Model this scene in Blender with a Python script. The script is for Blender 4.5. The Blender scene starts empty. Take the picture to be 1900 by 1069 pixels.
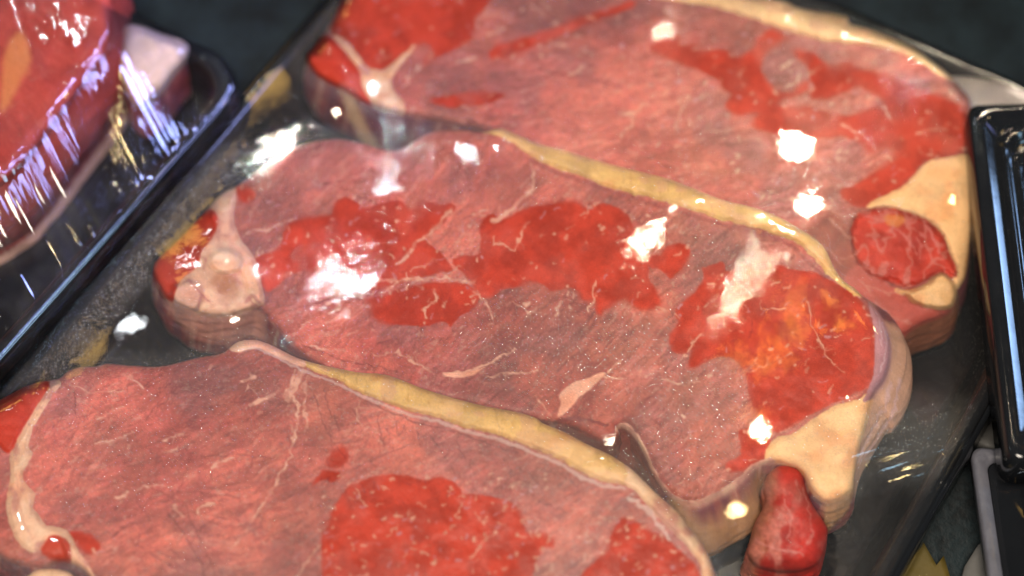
import bpy, math, random
import numpy as np
from mathutils import Vector

S = bpy.context.scene
COL = S.collection

# ------------------------------------------------------------------ camera
W, H = 1900.0, 1069.0
CX, CY = W / 2, H / 2
FPX = 4097.0                         # focal length in photograph pixels
PITCH = math.radians(60)             # below the horizontal
DIST = 0.664
ZC = 0.025
sP, cP = math.sin(PITCH), math.cos(PITCH)
FWD = np.array([0, cP, -sP]); UP = np.array([0, sP, cP]); RGT = np.array([1.0, 0, 0])
CAM = np.array([0, 0, ZC]) - DIST * FWD


def P(px, py, z):
    """photograph pixel -> point of the plane at height z (metres)"""
    px = np.asarray(px, float); py = np.asarray(py, float); z = np.asarray(z, float)
    u = (px - CX) / FPX; v = -(py - CY) / FPX
    dx = u; dy = FWD[1] + v * UP[1]; dz = FWD[2] + v * UP[2]
    t = (z - CAM[2]) / dz
    return np.stack(np.broadcast_arrays(CAM[0] + t * dx, CAM[1] + t * dy, z), -1)


def proj(p):
    q = np.asarray(p, float) - CAM
    x = q @ RGT; y = q @ UP; w = q @ FWD
    return np.stack([CX + FPX * x / w, CY - FPX * y / w], -1)


cd = bpy.data.cameras.new('camera'); cam = bpy.data.objects.new('camera', cd); COL.objects.link(cam)
cam.location = CAM; cam.rotation_euler = (math.pi / 2 - PITCH, 0, 0)
cd.sensor_width = 36; cd.lens = FPX * 36 / W; cd.clip_start = 0.02; cd.clip_end = 50
cd.dof.use_dof = True; cd.dof.aperture_fstop = 3.4
cd.dof.focus_distance = float((P(900, 660, 0.032) - CAM) @ FWD)
S.camera = cam
WARM = (1.0, 0.84, 0.62); COOL = (0.78, 0.90, 1.0)

# ------------------------------------------------------------------ world, lamps, exposure
S.view_settings.view_transform = 'Standard'
S.view_settings.look = 'None'
S.view_settings.exposure = 0.15
S.view_settings.gamma = 1.0
S.cycles.use_denoising = True
S.cycles.max_bounces = 8
S.cycles.transparent_max_bounces = 16
S.cycles.sample_clamp_indirect = 4
S.cycles.caustics_reflective = False
S.cycles.caustics_refractive = False
wd = bpy.data.worlds.new('World'); S.world = wd; wd.use_nodes = True
bg = wd.node_tree.nodes['Background']
bg.inputs['Color'].default_value = (0.60, 0.62, 0.64, 1); bg.inputs['Strength'].default_value = 0.06


def lamp(name, kind, loc, power, color, size=0.03, size_y=None, look=(0, 0, 0.03)):
    l = bpy.data.lights.new(name, kind); l.energy = power; l.color = color
    if kind == 'AREA':
        l.shape = 'RECTANGLE' if size_y else 'DISK'; l.size = size
        if size_y: l.size_y = size_y
    else:
        l.shadow_soft_size = size
    o = bpy.data.objects.new(name, l); COL.objects.link(o); o.location = loc
    o.rotation_euler = (Vector(look) - Vector(loc)).to_track_quat('-Z', 'Y').to_euler()
    return o


WARM = (1.0, 0.84, 0.62); COOL = (0.78, 0.90, 1.0); GOLD = (1.0, 0.70, 0.30)
lamp('display_case_light', 'AREA', (-0.05, -0.55, 1.25), 22, (1.0, 0.88, 0.74), 0.5)
lamp('cool_spot', 'AREA', (-0.20, 0.76, 1.0), 0.20, COOL, 0.012)
lamp('cool_spot', 'AREA', (-0.62, 0.20, 1.0), 0.7, COOL, 0.035)
lamp('amber_lamp', 'AREA', (0.62, 0.37, 1.0), 0.8, (1.0, 0.70, 0.30), 0.05)
lamp('blue_panel', 'AREA', (0.95, -0.25, 1.0), 2.4, (0.45, 0.75, 1.0), 0.28)


def beam(name, loc, at, power, color, sx, sy=None, spread=20, along=None):
    # a lamp added for one highlight, with narrow spread: it shines only towards the spot it is aimed at
    o = lamp(name, 'AREA', loc, power, color, sx, sy, look=at)
    o.data.spread = math.radians(spread)
    if along is not None:
        from mathutils import Matrix
        z = (Vector(loc) - Vector(at)).normalized(); x = Vector(along); x = (x - x.dot(z) * z).normalized(); y = z.cross(x)
        o.rotation_euler = Matrix((x, y, z)).transposed().to_euler()
    return o


def chain(pts, at_px, z, t, power, width, spread):
    q = []
    for (px, py), r in zip(at_px, pts):
        p = Vector(P(px, py, z)); q.append(p + Vector(r).normalized() * t)
    for i in range(len(q) - 1):
        m = (q[i] + q[i + 1]) / 2; at = (Vector(P(*at_px[i], z)) + Vector(P(*at_px[i + 1], z))) / 2
        L_ = (q[i + 1] - q[i]).length
        beam('blue_tube', m, at, power * L_, (0.36, 0.42, 1.0), L_ * 1.02, width, spread, q[i + 1] - q[i])


chain([(.5, -.25, .83), (.67, 0, .74), (.69, .10, .72), (.67, .11, .74), (.87, .23, .44)], [(20, 360), (60, 290), (110, 215), (160, 150), (195, 100)], 0.046, 0.8, 0.08, 0.07, 22)
chain([(.76, .54, .36), (.57, .40, .71), (.44, .31, .84), (.39, .24, .89)], [(225, 90), (255, 150), (285, 215), (315, 265)], 0.037, 0.8, 0.15, 0.07, 20)
def glint(px, py, z, r, t, *args):
    p = P(px, py, z)
    return beam(args[0], p + t * np.array(r) / np.linalg.norm(r), p, *args[1:])


glint(290, 410, .024, (-.44, .75, .50), 1.9, 'gold_panel', 0.014, (1.0, 0.58, 0.14), 0.30, None, 20)
for px, py, r in ((500, 255, (-.35, .72, .60)), (540, 247, (-.35, .70, .62)), (582, 240, (-.32, .66, .68))):
    glint(px, py, .028, r, 1.3, 'row_lamp', 0.00009, (1.0, 0.93, 0.82), 0.0045, None, 3)
glint(245, 612, .029, (-.43, .67, .61), 1.3, 'white_strip', 0.0012, (0.9, 0.95, 1.0), 0.34, 0.02, 4.5, (.10, -1, .25))
glint(1480, 600, .035, (.12, .31, .94), 1.0, 'orange_lamp', 0.00008, (1.0, 0.36, 0.04), 0.12, 0.02, 7, (0, 1, 0))
glint(1588, 590, .0345, (.20, .32, .93), 1.0, 'orange_lamp', 0.00012, (1.0, 0.40, 0.06), 0.10, 0.035, 7, (0, 1, 0))
glint(768, 260, .032, (-.17, .60, .78), 1.2, 'cool_beam', 0.00003, COOL, 0.0035, None, 5)
glint(1660, 145, .033, (.26, .50, .83), 1.0, 'cool_beam', 0.00001, (0.6, 0.75, 1.0), 0.0025, None, 5)
glint(1412, 800, .032, (.25, .31, .92), 1.0, 'warm_beam', 0.0002, WARM, 0.009, None, 4)
lamp('warm_spot', 'AREA', (0.015, 0.405, 1.0), 0.22, WARM, 0.0115)
lamp('warm_spot', 'AREA', (0.142, 0.325, 1.0), 0.06, WARM, 0.0065)
glint(1100, 298, .036, (.0, .72, .70), 1.2, 'warm_beam', 0.0002, WARM, 0.006, None, 5)
glint(1235, 62, .034, (.02, .585, .81), 1.2, 'warm_beam', 0.00006, WARM, 0.0045, None, 5)
beam('warm_beam', P(420, 480, .03) + np.array([-.35, .81, 1.0]) * 0.97, P(420, 480, 0.03), 0.002, WARM, 0.02, None, 9)
beam('warm_beam', (0.38, 0.83, 1.0), P(1480, 300, 0.035), 0.012, WARM, 0.045, None, 8)
beam('warm_beam', (0.56, 1.00, 1.0), P(1510, 380, 0.035), 0.024, WARM, 0.065, None, 8)
beam('blue_tube', P(1850, 580, 0.04) + 0.8 * np.array([.84, .475, .26]), P(1850, 580, 0.04), 0.02, (0.36, 0.58, 1.0), 0.16, 0.20, 16, (0, 1, 0))

# ------------------------------------------------------------------ numpy helpers
def vnoise(x, y, seed):
    t = np.random.RandomState(seed).rand(256, 256)
    xi = np.floor(x).astype(int); yi = np.floor(y).astype(int)
    fx = x - xi; fy = y - yi
    fx = fx * fx * (3 - 2 * fx); fy = fy * fy * (3 - 2 * fy)
    a = t[xi & 255, yi & 255]; b = t[(xi + 1) & 255, yi & 255]
    c = t[xi & 255, (yi + 1) & 255]; d = t[(xi + 1) & 255, (yi + 1) & 255]
    return (a * (1 - fx) + b * fx) * (1 - fy) + (c * (1 - fx) + d * fx) * fy


def fbm(x, y, seed, o=4):
    s = 0; a = 0.5; n = 0
    for k in range(o):
        s = s + a * vnoise(x * 2 ** k + 13.7 * k, y * 2 ** k + 7.3 * k, seed + k); n += a; a *= 0.55
    return s / n


def sst(a, b, x):
    t = np.clip((x - a) / (b - a), 0, 1)
    return t * t * (3 - 2 * t)


def lerp(a, b, t):
    return a + (b - a) * t


def smooth_poly(p, n=4):
    p = np.array(p, float); m = len(p); out = []
    for i in range(m):
        a, b, c, d = p[i - 1], p[i], p[(i + 1) % m], p[(i + 2) % m]
        for k in range(n):
            t = k / n
            out.append(0.5 * (2 * b + (c - a) * t + (2 * a - 5 * b + 4 * c - d) * t * t + (3 * b - a - 3 * c + d) * t ** 3))
    return np.array(out)


def sdf(poly, x, y, foot=False):
    """signed distance (negative inside) of points to a closed polygon, in pixels"""
    x = x.ravel(); y = y.ravel(); n = len(poly)
    best = np.full(x.shape, 1e18); ins = np.zeros(x.shape, bool)
    if foot: fx = np.zeros(x.shape); fy = np.zeros(x.shape)
    for i in range(n):
        ax, ay = poly[i]; bx, by = poly[(i + 1) % n]
        ex, ey = bx - ax, by - ay; l2 = ex * ex + ey * ey + 1e-12
        t = np.clip(((x - ax) * ex + (y - ay) * ey) / l2, 0, 1)
        qx = ax + t * ex; qy = ay + t * ey
        d = (x - qx) ** 2 + (y - qy) ** 2
        m = d < best
        best = np.where(m, d, best)
        if foot: fx = np.where(m, qx, fx); fy = np.where(m, qy, fy)
        if ay != by:
            c = ((ay > y) != (by > y)) & (x < (bx - ax) * (y - ay) / (by - ay) + ax)
            ins ^= c
    d = np.sqrt(best); d = np.where(ins, -d, d)
    return (d, fx, fy) if foot else d


def region(poly, x, y, pad=14, rough=0.0, scale=14.0, seed=5, n=3):
    """inside-ness -sdf, only near the polygon; elsewhere -pad"""
    q = smooth_poly(poly, n) if n > 1 else np.array(poly, float)
    out = np.full(x.shape, -float(pad))
    m = (x > q[:, 0].min() - pad) & (x < q[:, 0].max() + pad) & (y > q[:, 1].min() - pad) & (y < q[:, 1].max() + pad)
    if not m.any(): return out
    xx, yy = x[m], y[m]
    if rough:
        wx = (fbm(xx / scale, yy / scale, seed, 3) - 0.5) * 2 * rough
        wy = (fbm(xx / scale + 31, yy / scale + 9, seed + 9, 3) - 0.5) * 2 * rough
        xx = xx + wx; yy = yy + wy
    out[m] = -sdf(q, xx, yy)
    return np.maximum(out, -float(pad))


def vein(pts, x, y, w0, w1=None, wob=3.0, seed=3):
    """0..1 mask of a wavering tapering line"""
    w1 = w0 if w1 is None else w1
    p = np.array(pts, float); pad = max(w0, w1) + wob + 3
    out = np.zeros(x.shape)
    m = (x > p[:, 0].min() - pad) & (x < p[:, 0].max() + pad) & (y > p[:, 1].min() - pad) & (y < p[:, 1].max() + pad)
    if not m.any(): return out
    xx, yy = x[m], y[m]
    xx = xx + (fbm(xx / 11, yy / 11, seed, 2) - 0.5) * 2 * wob
    yy = yy + (fbm(xx / 11 + 40, yy / 11, seed + 4, 2) - 0.5) * 2 * wob
    best = np.full(xx.shape, -99.0); n = len(p) - 1
    for i in range(n):
        a, b = p[i], p[i + 1]; e = b - a; l2 = e @ e + 1e-9
        t = np.clip(((xx - a[0]) * e[0] + (yy - a[1]) * e[1]) / l2, 0, 1)
        d = np.hypot(xx - a[0] - t * e[0], yy - a[1] - t * e[1])
        w = 0.5 * lerp(w0, w1, (i + t) / n)
        best = np.maximum(best, w - d)
    wmod = (vnoise(xx / 7, yy / 7, seed + 8) - 0.5) * 1.6
    out[m] = sst(-1.6, 1.5, best + wmod)
    return out


def quad_fit(ctrl):
    c = np.array(ctrl, float); X = (c[:, 0] - 950) / 700; Y = (c[:, 1] - 530) / 500
    A = np.stack([np.ones_like(X), X, Y, X * X, X * Y, Y * Y], 1)
    k = np.linalg.solve(A.T @ A + 0.02 * np.diag([0, 0, 0, 1, 1, 1]), A.T @ c[:, 2])
    def f(px, py):
        X = (px - 950) / 700; Y = (py - 530) / 500
        return (k[0] + k[1] * X + k[2] * Y + k[3] * X * X + k[4] * X * Y + k[5] * Y * Y) * 1e-3
    return f


# ------------------------------------------------------------------ mesh helpers
def mk(name, V, Q, mat, parent=None, attrs=None, normals=None, smooth=True):
    me = bpy.data.meshes.new(name)
    V = np.asarray(V, np.float32); Q = np.asarray(Q, np.int32)
    k = Q.shape[1]
    me.vertices.add(len(V)); me.vertices.foreach_set('co', V.ravel())
    me.loops.add(Q.size); me.loops.foreach_set('vertex_index', Q.ravel())
    me.polygons.add(len(Q)); me.polygons.foreach_set('loop_start', np.arange(0, Q.size, k, dtype=np.int32))
    me.update(calc_edges=True)
    if smooth: me.polygons.foreach_set('use_smooth', np.ones(len(Q), bool))
    for an, av in (attrs or {}).items():
        av = np.asarray(av, np.float32)
        if av.ndim == 2:
            a = me.attributes.new(an, 'FLOAT_COLOR', 'POINT')
            a.data.foreach_set('color', np.concatenate([av, np.ones((len(av), 1), np.float32)], 1).ravel())
        else:
            a = me.attributes.new(an, 'FLOAT', 'POINT'); a.data.foreach_set('value', av.ravel())
    if normals is not None:
        me.normals_split_custom_set_from_vertices([tuple(n) for n in normals.tolist()])
    me.materials.append(mat)
    o = bpy.data.objects.new(name, me); COL.objects.link(o)
    if parent is not None: o.parent = parent
    return o


def vert_normals(V, Q):
    a, b, c, d = (V[Q[:, i]] for i in range(4))
    n = np.cross(c - a, d - b)
    N = np.zeros_like(V)
    for i in range(4):
        for k in range(3):
            N[:, k] += np.bincount(Q[:, i], n[:, k], len(V))
    return N / (np.linalg.norm(N, axis=1, keepdims=True) + 1e-20)


def grid_faces(keep):
    """quads of a grid whose four corners are kept -> (vertex order, faces)"""
    ny, nx = keep.shape
    f = keep[:-1, :-1] & keep[:-1, 1:] & keep[1:, :-1] & keep[1:, 1:]
    j, i = np.nonzero(f)
    a = j * nx + i
    Q = np.stack([a, a + nx, a + nx + 1, a + 1], 1)
    used, inv = np.unique(Q, return_inverse=True)
    return used, inv.reshape(Q.shape)


def thing(name, label, cat, loc=(0, 0, 0), group=None):
    o = bpy.data.objects.new(name, None); COL.objects.link(o); o.location = loc
    o.empty_display_size = 0.02
    o['label'] = label; o['category'] = cat
    if group: o['group'] = group
    return o


def adopt(o, parent):
    o.parent = parent
    o.matrix_parent_inverse = parent.matrix_basis.inverted()


# ------------------------------------------------------------------ materials
def new_mat(name):
    m = bpy.data.materials.new(name); m.use_nodes = True
    nt = m.node_tree; nt.nodes.clear()
    return m, nt, nt.nodes.new, nt.links.new


def nz(nt, scale, detail=3, rough=0.55, vec=None, kind='ShaderNodeTexNoise'):
    t = nt.nodes.new(kind)
    if 'Scale' in t.inputs: t.inputs['Scale'].default_value = scale
    if kind == 'ShaderNodeTexNoise':
        t.inputs['Detail'].default_value = detail; t.inputs['Roughness'].default_value = rough
    if vec is not None: nt.links.new(vec, t.inputs['Vector'])
    return t


def ramp(nt, src, a, b, va=0.0, vb=1.0):
    r = nt.nodes.new('ShaderNodeMapRange'); r.inputs['From Min'].default_value = a; r.inputs['From Max'].default_value = b
    r.inputs['To Min'].default_value = va; r.inputs['To Max'].default_value = vb
    nt.links.new(src, r.inputs['Value']); return r.outputs['Result']


def math2(nt, op, a, b=None):
    m = nt.nodes.new('ShaderNodeMath'); m.operation = op
    for i, v in enumerate((a, b)):
        if v is None: continue
        if isinstance(v, (int, float)): m.inputs[i].default_value = v
        else: nt.links.new(v, m.inputs[i])
    return m.outputs[0]


def mat_meat():
    m, nt, N, L = new_mat('meat')
    tc = N('ShaderNodeTexCoord')
    at = N('ShaderNodeAttribute'); at.attribute_name = 'Col'
    g = nz(nt, 2600, 3, 0.7, tc.outputs['Object'])
    v = ramp(nt, g.outputs['Fac'], 0.3, 0.7, 0.80, 1.20)
    mul = N('ShaderNodeVectorMath'); mul.operation = 'SCALE'
    L(at.outputs['Color'], mul.inputs[0]); L(v, mul.inputs['Scale'])
    b = N('ShaderNodeBsdfPrincipled')
    L(mul.outputs[0], b.inputs['Base Color'])
    b.inputs['Roughness'].default_value = 0.5
    b.inputs['Specular IOR Level'].default_value = 0.25
    b.inputs['Subsurface Weight'].default_value = 0.12
    b.inputs['Subsurface Radius'].default_value = (1.0, 0.35, 0.2)
    b.inputs['Subsurface Scale'].default_value = 0.0015
    bp = N('ShaderNodeBump'); bp.inputs['Strength'].default_value = 0.35; bp.inputs['Distance'].default_value = 0.0003
    g2 = nz(nt, 700, 4, 0.6, tc.outputs['Object']); L(g2.outputs['Fac'], bp.inputs['Height'])
    L(bp.outputs[0], b.inputs['Normal'])
    o = N('ShaderNodeOutputMaterial'); L(b.outputs[0], o.inputs[0])
    return m


def mat_plastic(name, col, rough, bump=0.15, scale=60, coat=0.0):
    m, nt, N, L = new_mat(name)
    tc = N('ShaderNodeTexCoord')
    b = N('ShaderNodeBsdfPrincipled')
    g = nz(nt, scale, 4, 0.6, tc.outputs['Object'])
    mx = N('ShaderNodeMix'); mx.data_type = 'RGBA'
    mx.inputs[6].default_value = (*[c * 0.7 for c in col], 1); mx.inputs[7].default_value = (*[c * 1.4 for c in col], 1)
    L(g.outputs['Fac'], mx.inputs[0]); L(mx.outputs[2], b.inputs['Base Color'])
    g2 = nz(nt, scale * 6, 3, 0.6, tc.outputs['Object'])
    L(ramp(nt, g2.outputs['Fac'], 0.3, 0.7, rough * 0.7, rough * 1.4), b.inputs['Roughness'])
    b.inputs['Coat Weight'].default_value = coat
    bp = N('ShaderNodeBump'); bp.inputs['Strength'].default_value = bump; bp.inputs['Distance'].default_value = 0.002
    L(g.outputs['Fac'], bp.inputs['Height']); L(bp.outputs[0], b.inputs['Normal'])
    o = N('ShaderNodeOutputMaterial'); L(b.outputs[0], o.inputs[0])
    return m


def mat_film(name, streak=None, mist_k=0.044, ripple=0.5):
    """one clear skin: see-through, mirror-like sheen, a veil of condensation where the 'mist' attribute says so"""
    m, nt, N, L = new_mat(name)
    tc = N('ShaderNodeTexCoord'); ob = tc.outputs['Object']
    at = N('ShaderNodeAttribute'); at.attribute_name = 'mist'; mist = at.outputs['Fac']
    aw = N('ShaderNodeAttribute'); aw.attribute_name = 'ripple'; rip = aw.outputs['Fac']
    # relief: slow undulation + small ripples where the film clings
    n1 = nz(nt, 110, 2, 0.5, ob); n2 = nz(nt, 300, 2, 0.5, ob)
    b1 = N('ShaderNodeBump'); b1.inputs['Distance'].default_value = 0.0012; b1.inputs['Strength'].default_value = 0.065
    L(n1.outputs['Fac'], b1.inputs['Height'])
    b2 = N('ShaderNodeBump'); b2.inputs['Distance'].default_value = 0.0009
    L(math2(nt, 'MULTIPLY', rip, ripple), b2.inputs['Strength']); L(n2.outputs['Fac'], b2.inputs['Height'])
    L(b1.outputs[0], b2.inputs['Normal'])
    nrm = b2.outputs[0]
    # droplets of condensation
    vo = nz(nt, 2200, vec=ob, kind='ShaderNodeTexVoronoi')
    dr = ramp(nt, vo.outputs['Distance'], 0.12, 0.34, 1.0, 0.0)
    sep = N('ShaderNodeSeparateColor'); L(vo.outputs['Color'], sep.inputs[0])
    pick = ramp(nt, sep.outputs[0], 0.74, 0.82)
    drop = math2(nt, 'MULTIPLY', math2(nt, 'MULTIPLY', dr, pick), mist)
    b3 = N('ShaderNodeBump'); b3.inputs['Distance'].default_value = 0.0004; b3.inputs['Strength'].default_value = 0.5
    n3 = nz(nt, 2200, 2, 0.6, ob); L(n3.outputs['Fac'], b3.inputs['Height']); L(nrm, b3.inputs['Normal'])
    tr = N('ShaderNodeBsdfTransparent')
    df = N('ShaderNodeBsdfDiffuse'); df.inputs['Color'].default_value = (0.80, 0.75, 0.69, 1); L(nrm, df.inputs['Normal'])
    cl = nz(nt, 35, 4, 0.6, ob)
    veil = math2(nt, 'MULTIPLY', math2(nt, 'MULTIPLY', ramp(nt, cl.outputs['Fac'], 0.25, 0.75, 0.7, 1.3), math2(nt, 'MINIMUM', mist, 1.2)), mist_k)
    base = N('ShaderNodeMixShader'); L(math2(nt, 'ADD', veil, math2(nt, 'MULTIPLY', drop, 0.45)), base.inputs[0])
    L(tr.outputs[0], base.inputs[1]); L(df.outputs[0], base.inputs[2])
    fr = N('ShaderNodeFresnel'); fr.inputs['IOR'].default_value = 1.5; L(nrm, fr.inputs['Normal'])
    fac = math2(nt, 'MINIMUM', math2(nt, 'MULTIPLY', fr.outputs[0], 1.7), 0.9)
    g1 = N('ShaderNodeBsdfGlossy'); g1.inputs['Roughness'].default_value = 0.035; L(nrm, g1.inputs['Normal'])
    g2 = N('ShaderNodeBsdfGlossy'); g2.inputs['Roughness'].default_value = 0.25; L(b3.outputs[0], g2.inputs['Normal'])
    gm = N('ShaderNodeMixShader'); L(ramp(nt, mist, 0, 2.0, 0.04, 0.92), gm.inputs[0]); L(g1.outputs[0], gm.inputs[1]); L(g2.outputs[0], gm.inputs[2])
    fin = N('ShaderNodeMixShader'); L(fac, fin.inputs[0]); L(base.outputs[0], fin.inputs[1]); L(gm.outputs[0], fin.inputs[2])
    o = N('ShaderNodeOutputMaterial'); L(fin.outputs[0], o.inputs[0])
    return m


MEAT = mat_meat()
FILM = mat_film('stretch_film')
FILM2 = mat_film('wrinkled_film', mist_k=0.03, ripple=0.5)
BLACK = mat_plastic('black_tray_plastic', (0.008, 0.009, 0.011), 0.09, 0.05, 40)

# ------------------------------------------------------------------ steaks
LEAN_A = np.array([0.34, 0.057, 0.046]); LEAN_B = np.array([0.47, 0.104, 0.072]); LEAN_C = np.array([0.27, 0.070, 0.068])
WETC = np.array([0.49, 0.050, 0.027]); NUB = np.array([0.42, 0.020, 0.012])
YEL = np.array([0.66, 0.395, 0.125]); CREAM = np.array([0.80, 0.47, 0.215]); PINKW = np.array([0.70, 0.38, 0.29])
VEINC = np.array([0.66, 0.33, 0.235]); DARKR = np.array([0.15, 0.018, 0.020]); PURP = np.array([0.20, 0.065, 0.085])


class Slab:
    """a slice of meat: its outline as seen from above in photograph pixels and the height of its top"""
    def __init__(s, outline, ctrl, seed, wet=(), fats=(), veins=(), cracks=(), paint=None, fibre=0.4, wall_px=95, drop=0.00034, rnd=24, rz=0.0032, wall_cols=None, bumpy=1.0, flecks=330, crackz=()):
        s.out = smooth_poly(outline, 3); s.z0 = quad_fit(ctrl); s.seed = seed; s.wet = wet; s.fats = fats
        s.veins = veins; s.cracks = cracks; s.paint = paint; s.fibre = fibre; s.wall_px = wall_px; s.drop = drop; s.rnd = rnd; s.rz = rz
        s.wall_cols = wall_cols; s.bumpy = bumpy; s.flecks = flecks; s.crackz = crackz

    def fat_masks(s, x, y):
        if not hasattr(s, '_key') or s._key != (x.shape, float(x.sum())):
            s._key = (x.shape, float(x.sum()))
            s._fm = [region(f[1], x, y, 16, f[5] if len(f) > 5 else 2.5, 12, s.seed + i) for i, f in enumerate(s.fats)]
        return s._fm

    def top(s, x, y, d):
        """height of the top at points inside (d<=0)"""
        z = s.z0(x, y)
        z = z + s.bumpy * (0.0016 * (fbm(x / 110, y / 110, s.seed + 50, 3) - 0.5) + 0.0007 * (fbm(x / 28, y / 28, s.seed + 60, 3) - 0.5))
        for f, m in zip(s.fats, s.fat_masks(x, y)):
            z = z + f[3] * 1e-3 * sst(-3, 9, m) * (0.75 + 0.5 * fbm(x / 22, y / 22, s.seed + 61, 2))
        t = np.clip(1 + d / s.rnd, 0, 1)
        return z - s.rz * (1 - np.sqrt(np.maximum(0, 1 - t * t)))

    def obstacle(s, x, y):
        """lowest height a film over the slab may take at each pixel"""
        o = np.full(x.shape, -1.0)
        m = (x > s.out[:, 0].min() - 110) & (x < s.out[:, 0].max() + 110) & (y > s.out[:, 1].min() - 110) & (y < s.out[:, 1].max() + 110)
        xx, yy = x[m], y[m]
        d, fx, fy = sdf(s.out, xx, yy, True)
        h = np.where(d <= 0, s.top(xx, yy, np.minimum(d, 0)), s.top(fx, fy, np.zeros_like(d)) - 0.00034 * d + 0.0006)
        h = np.where(d > 105, -1.0, h)
        o[m] = h
        return o

    def wetness(s, x, y):
        w = np.full(x.shape, -14.0)
        for i, r in enumerate(s.wet):
            w = np.maximum(w, region(r, x, y, 14, 3.5, 13, s.seed + 70 + i))
        return w

    def build(s, root, names, step=2.0, lim=(-130, 2030, -150, 1210)):
        x0, x1 = max(lim[0], s.out[:, 0].min() - s.wall_px), min(lim[1], s.out[:, 0].max() + s.wall_px)
        y0, y1 = max(lim[2], s.out[:, 1].min() - s.wall_px), min(lim[3], s.out[:, 1].max() + s.wall_px)
        xs = np.arange(x0, x1, step); ys = np.arange(y0, y1, step)
        X, Y = np.meshgrid(xs, ys); shp = X.shape
        d, fx, fy = sdf(s.out, X, Y, True)
        used, Q = grid_faces((d < s.wall_px).reshape(shp))
        x, y = X.ravel()[used], Y.ravel()[used]; d = d[used]; fx = fx[used]; fy = fy[used]
        wall = d > 0
        tx, ty = np.where(wall, fx, x), np.where(wall, fy, y)
        zt = s.top(tx, ty, np.minimum(d, 0))
        V = P(tx, ty, zt)
        out = P(x, y, zt) - V; out[:, 2] = 0
        out /= np.linalg.norm(out, axis=1, keepdims=True) + 1e-12
        dd = np.maximum(d, 0)
        drop = s.drop * dd
        lat = s.lat(tx, ty) * np.sin(np.clip(drop / 0.03, 0, 1) * math.pi) + 0.0012 * (fbm(tx / 25, ty / 25 + drop * 900, s.seed + 33, 3) - 0.5) * np.minimum(1, dd / 10)
        V = V + out * (lat * wall)[:, None]
        V[:, 2] = np.maximum(V[:, 2] - drop, 0.0025)
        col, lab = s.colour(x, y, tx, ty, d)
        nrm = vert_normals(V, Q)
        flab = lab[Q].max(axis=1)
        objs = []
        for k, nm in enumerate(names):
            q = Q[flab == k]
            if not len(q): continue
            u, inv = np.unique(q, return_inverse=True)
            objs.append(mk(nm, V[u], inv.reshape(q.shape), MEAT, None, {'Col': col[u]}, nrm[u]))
            adopt(objs[-1], root)
        return objs

    def colour(s, x, y, tx, ty, d):
        n = len(x); sd = s.seed
        ca, sa = math.cos(s.fibre), math.sin(s.fibre)
        wx = x + 26 * (fbm(x / 90, y / 90, sd + 1, 3) - 0.5); wy = y + 26 * (fbm(x / 90 + 5, y / 90, sd + 2, 3) - 0.5)
        u, v = wx * ca + wy * sa, -wx * sa + wy * ca
        big = fbm(x / 150, y / 150, sd + 3, 4); mid = fbm(x / 34, y / 34, sd + 4, 4)
        fib = fbm(u / 22, v / 6.5, sd + 5, 3); fine = fbm(x / 5, y / 5, sd + 6, 3)
        c = lerp(LEAN_A, LEAN_B, sst(0.3, 0.7, 0.55 * big + 0.45 * mid)[:, None])
        c = lerp(c, LEAN_C, (0.75 * sst(0.52, 0.72, fbm(x / 120 + 9, y / 120, sd + 7, 4)))[:, None])
        c = c * (0.86 + 0.28 * sst(0.25, 0.75, fib))[:, None] * (0.80 + 0.4 * fine)[:, None]
        c = c * (1 + 0.07 * np.random.RandomState(sd).randn(n, 1) + 0.03 * np.random.RandomState(sd + 1).randn(n, 3))
        c = lerp(c, DARKR, (0.45 * sst(0.66, 0.78, fbm(u / 18 + 7, v / 4.5, sd + 8, 3)))[:, None])
        c = lerp(c, PINKW * 0.75, (0.30 * sst(0.66, 0.80, fbm(u / 14 + 3, v / 7 + 8, sd + 9, 3)))[:, None])
        c = c * (0.77 + 0.47 * sst(0.3, 0.7, fbm(x / 200 + 2, y / 140, sd + 15, 4)))[:, None]
        c = lerp(c, np.array([0.46, 0.118, 0.070]) * (0.8 + 0.4 * fine)[:, None], (0.28 * sst(0.55, 0.75, fbm(x / 85, y / 60 + 4, sd + 16, 4)))[:, None])
        th = s.fibre + 0.45 * (fbm(x / 420 + 11, y / 420, sd + 18, 2) - 0.5) * 2; ox, oy = s.out.mean(0)
        ub, vb = (wx - ox) * np.cos(th) + (wy - oy) * np.sin(th), -(wx - ox) * np.sin(th) + (wy - oy) * np.cos(th)
        bun = fbm(ub / 85, vb / 17, sd + 19, 2)
        c = c * (0.91 + 0.18 * sst(0.3, 0.7, bun))[:, None]
        c = lerp(c, c * np.array([0.60, 0.50, 0.52]), (0.5 * sst(0.030, 0.008, np.abs(bun - 0.47)))[:, None])
        c = lerp(c, lerp(c, VEINC, 0.5), (0.5 * sst(0.022, 0.006, np.abs(bun - 0.60)) * sst(0.45, 0.6, big))[:, None])
        # where juice wets the film against the meat
        wm = s.wetness(x, y); ws = 1.2 + 9 * sst(0.52, 0.70, fbm(x / 70, y / 70, sd + 17, 2)); wt = sst(-ws, ws, wm)
        wc = WETC * (0.78 + 0.34 * sst(0.3, 0.7, mid) + 0.16 * (fib - 0.5))[:, None]
        wc = lerp(wc, WETC * np.array([0.72, 0.8, 0.9]), (sst(5, 0.5, np.abs(wm - 2)) * 0.35)[:, None])
        c = lerp(c, wc, wt[:, None])
        for i, (pts, w0, w1) in enumerate(s.cracks):  # dark lines: cracks, and a few broad strokes of painted gap shadow
            c = lerp(c, DARKR, (0.75 * vein(pts, x, y, w0, w1, 4, sd + 11 + i))[:, None])
        R = random.Random(sd)
        bx0, bx1, by0, by1 = s.out[:, 0].min(), s.out[:, 0].max(), s.out[:, 1].min(), s.out[:, 1].max()
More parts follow.
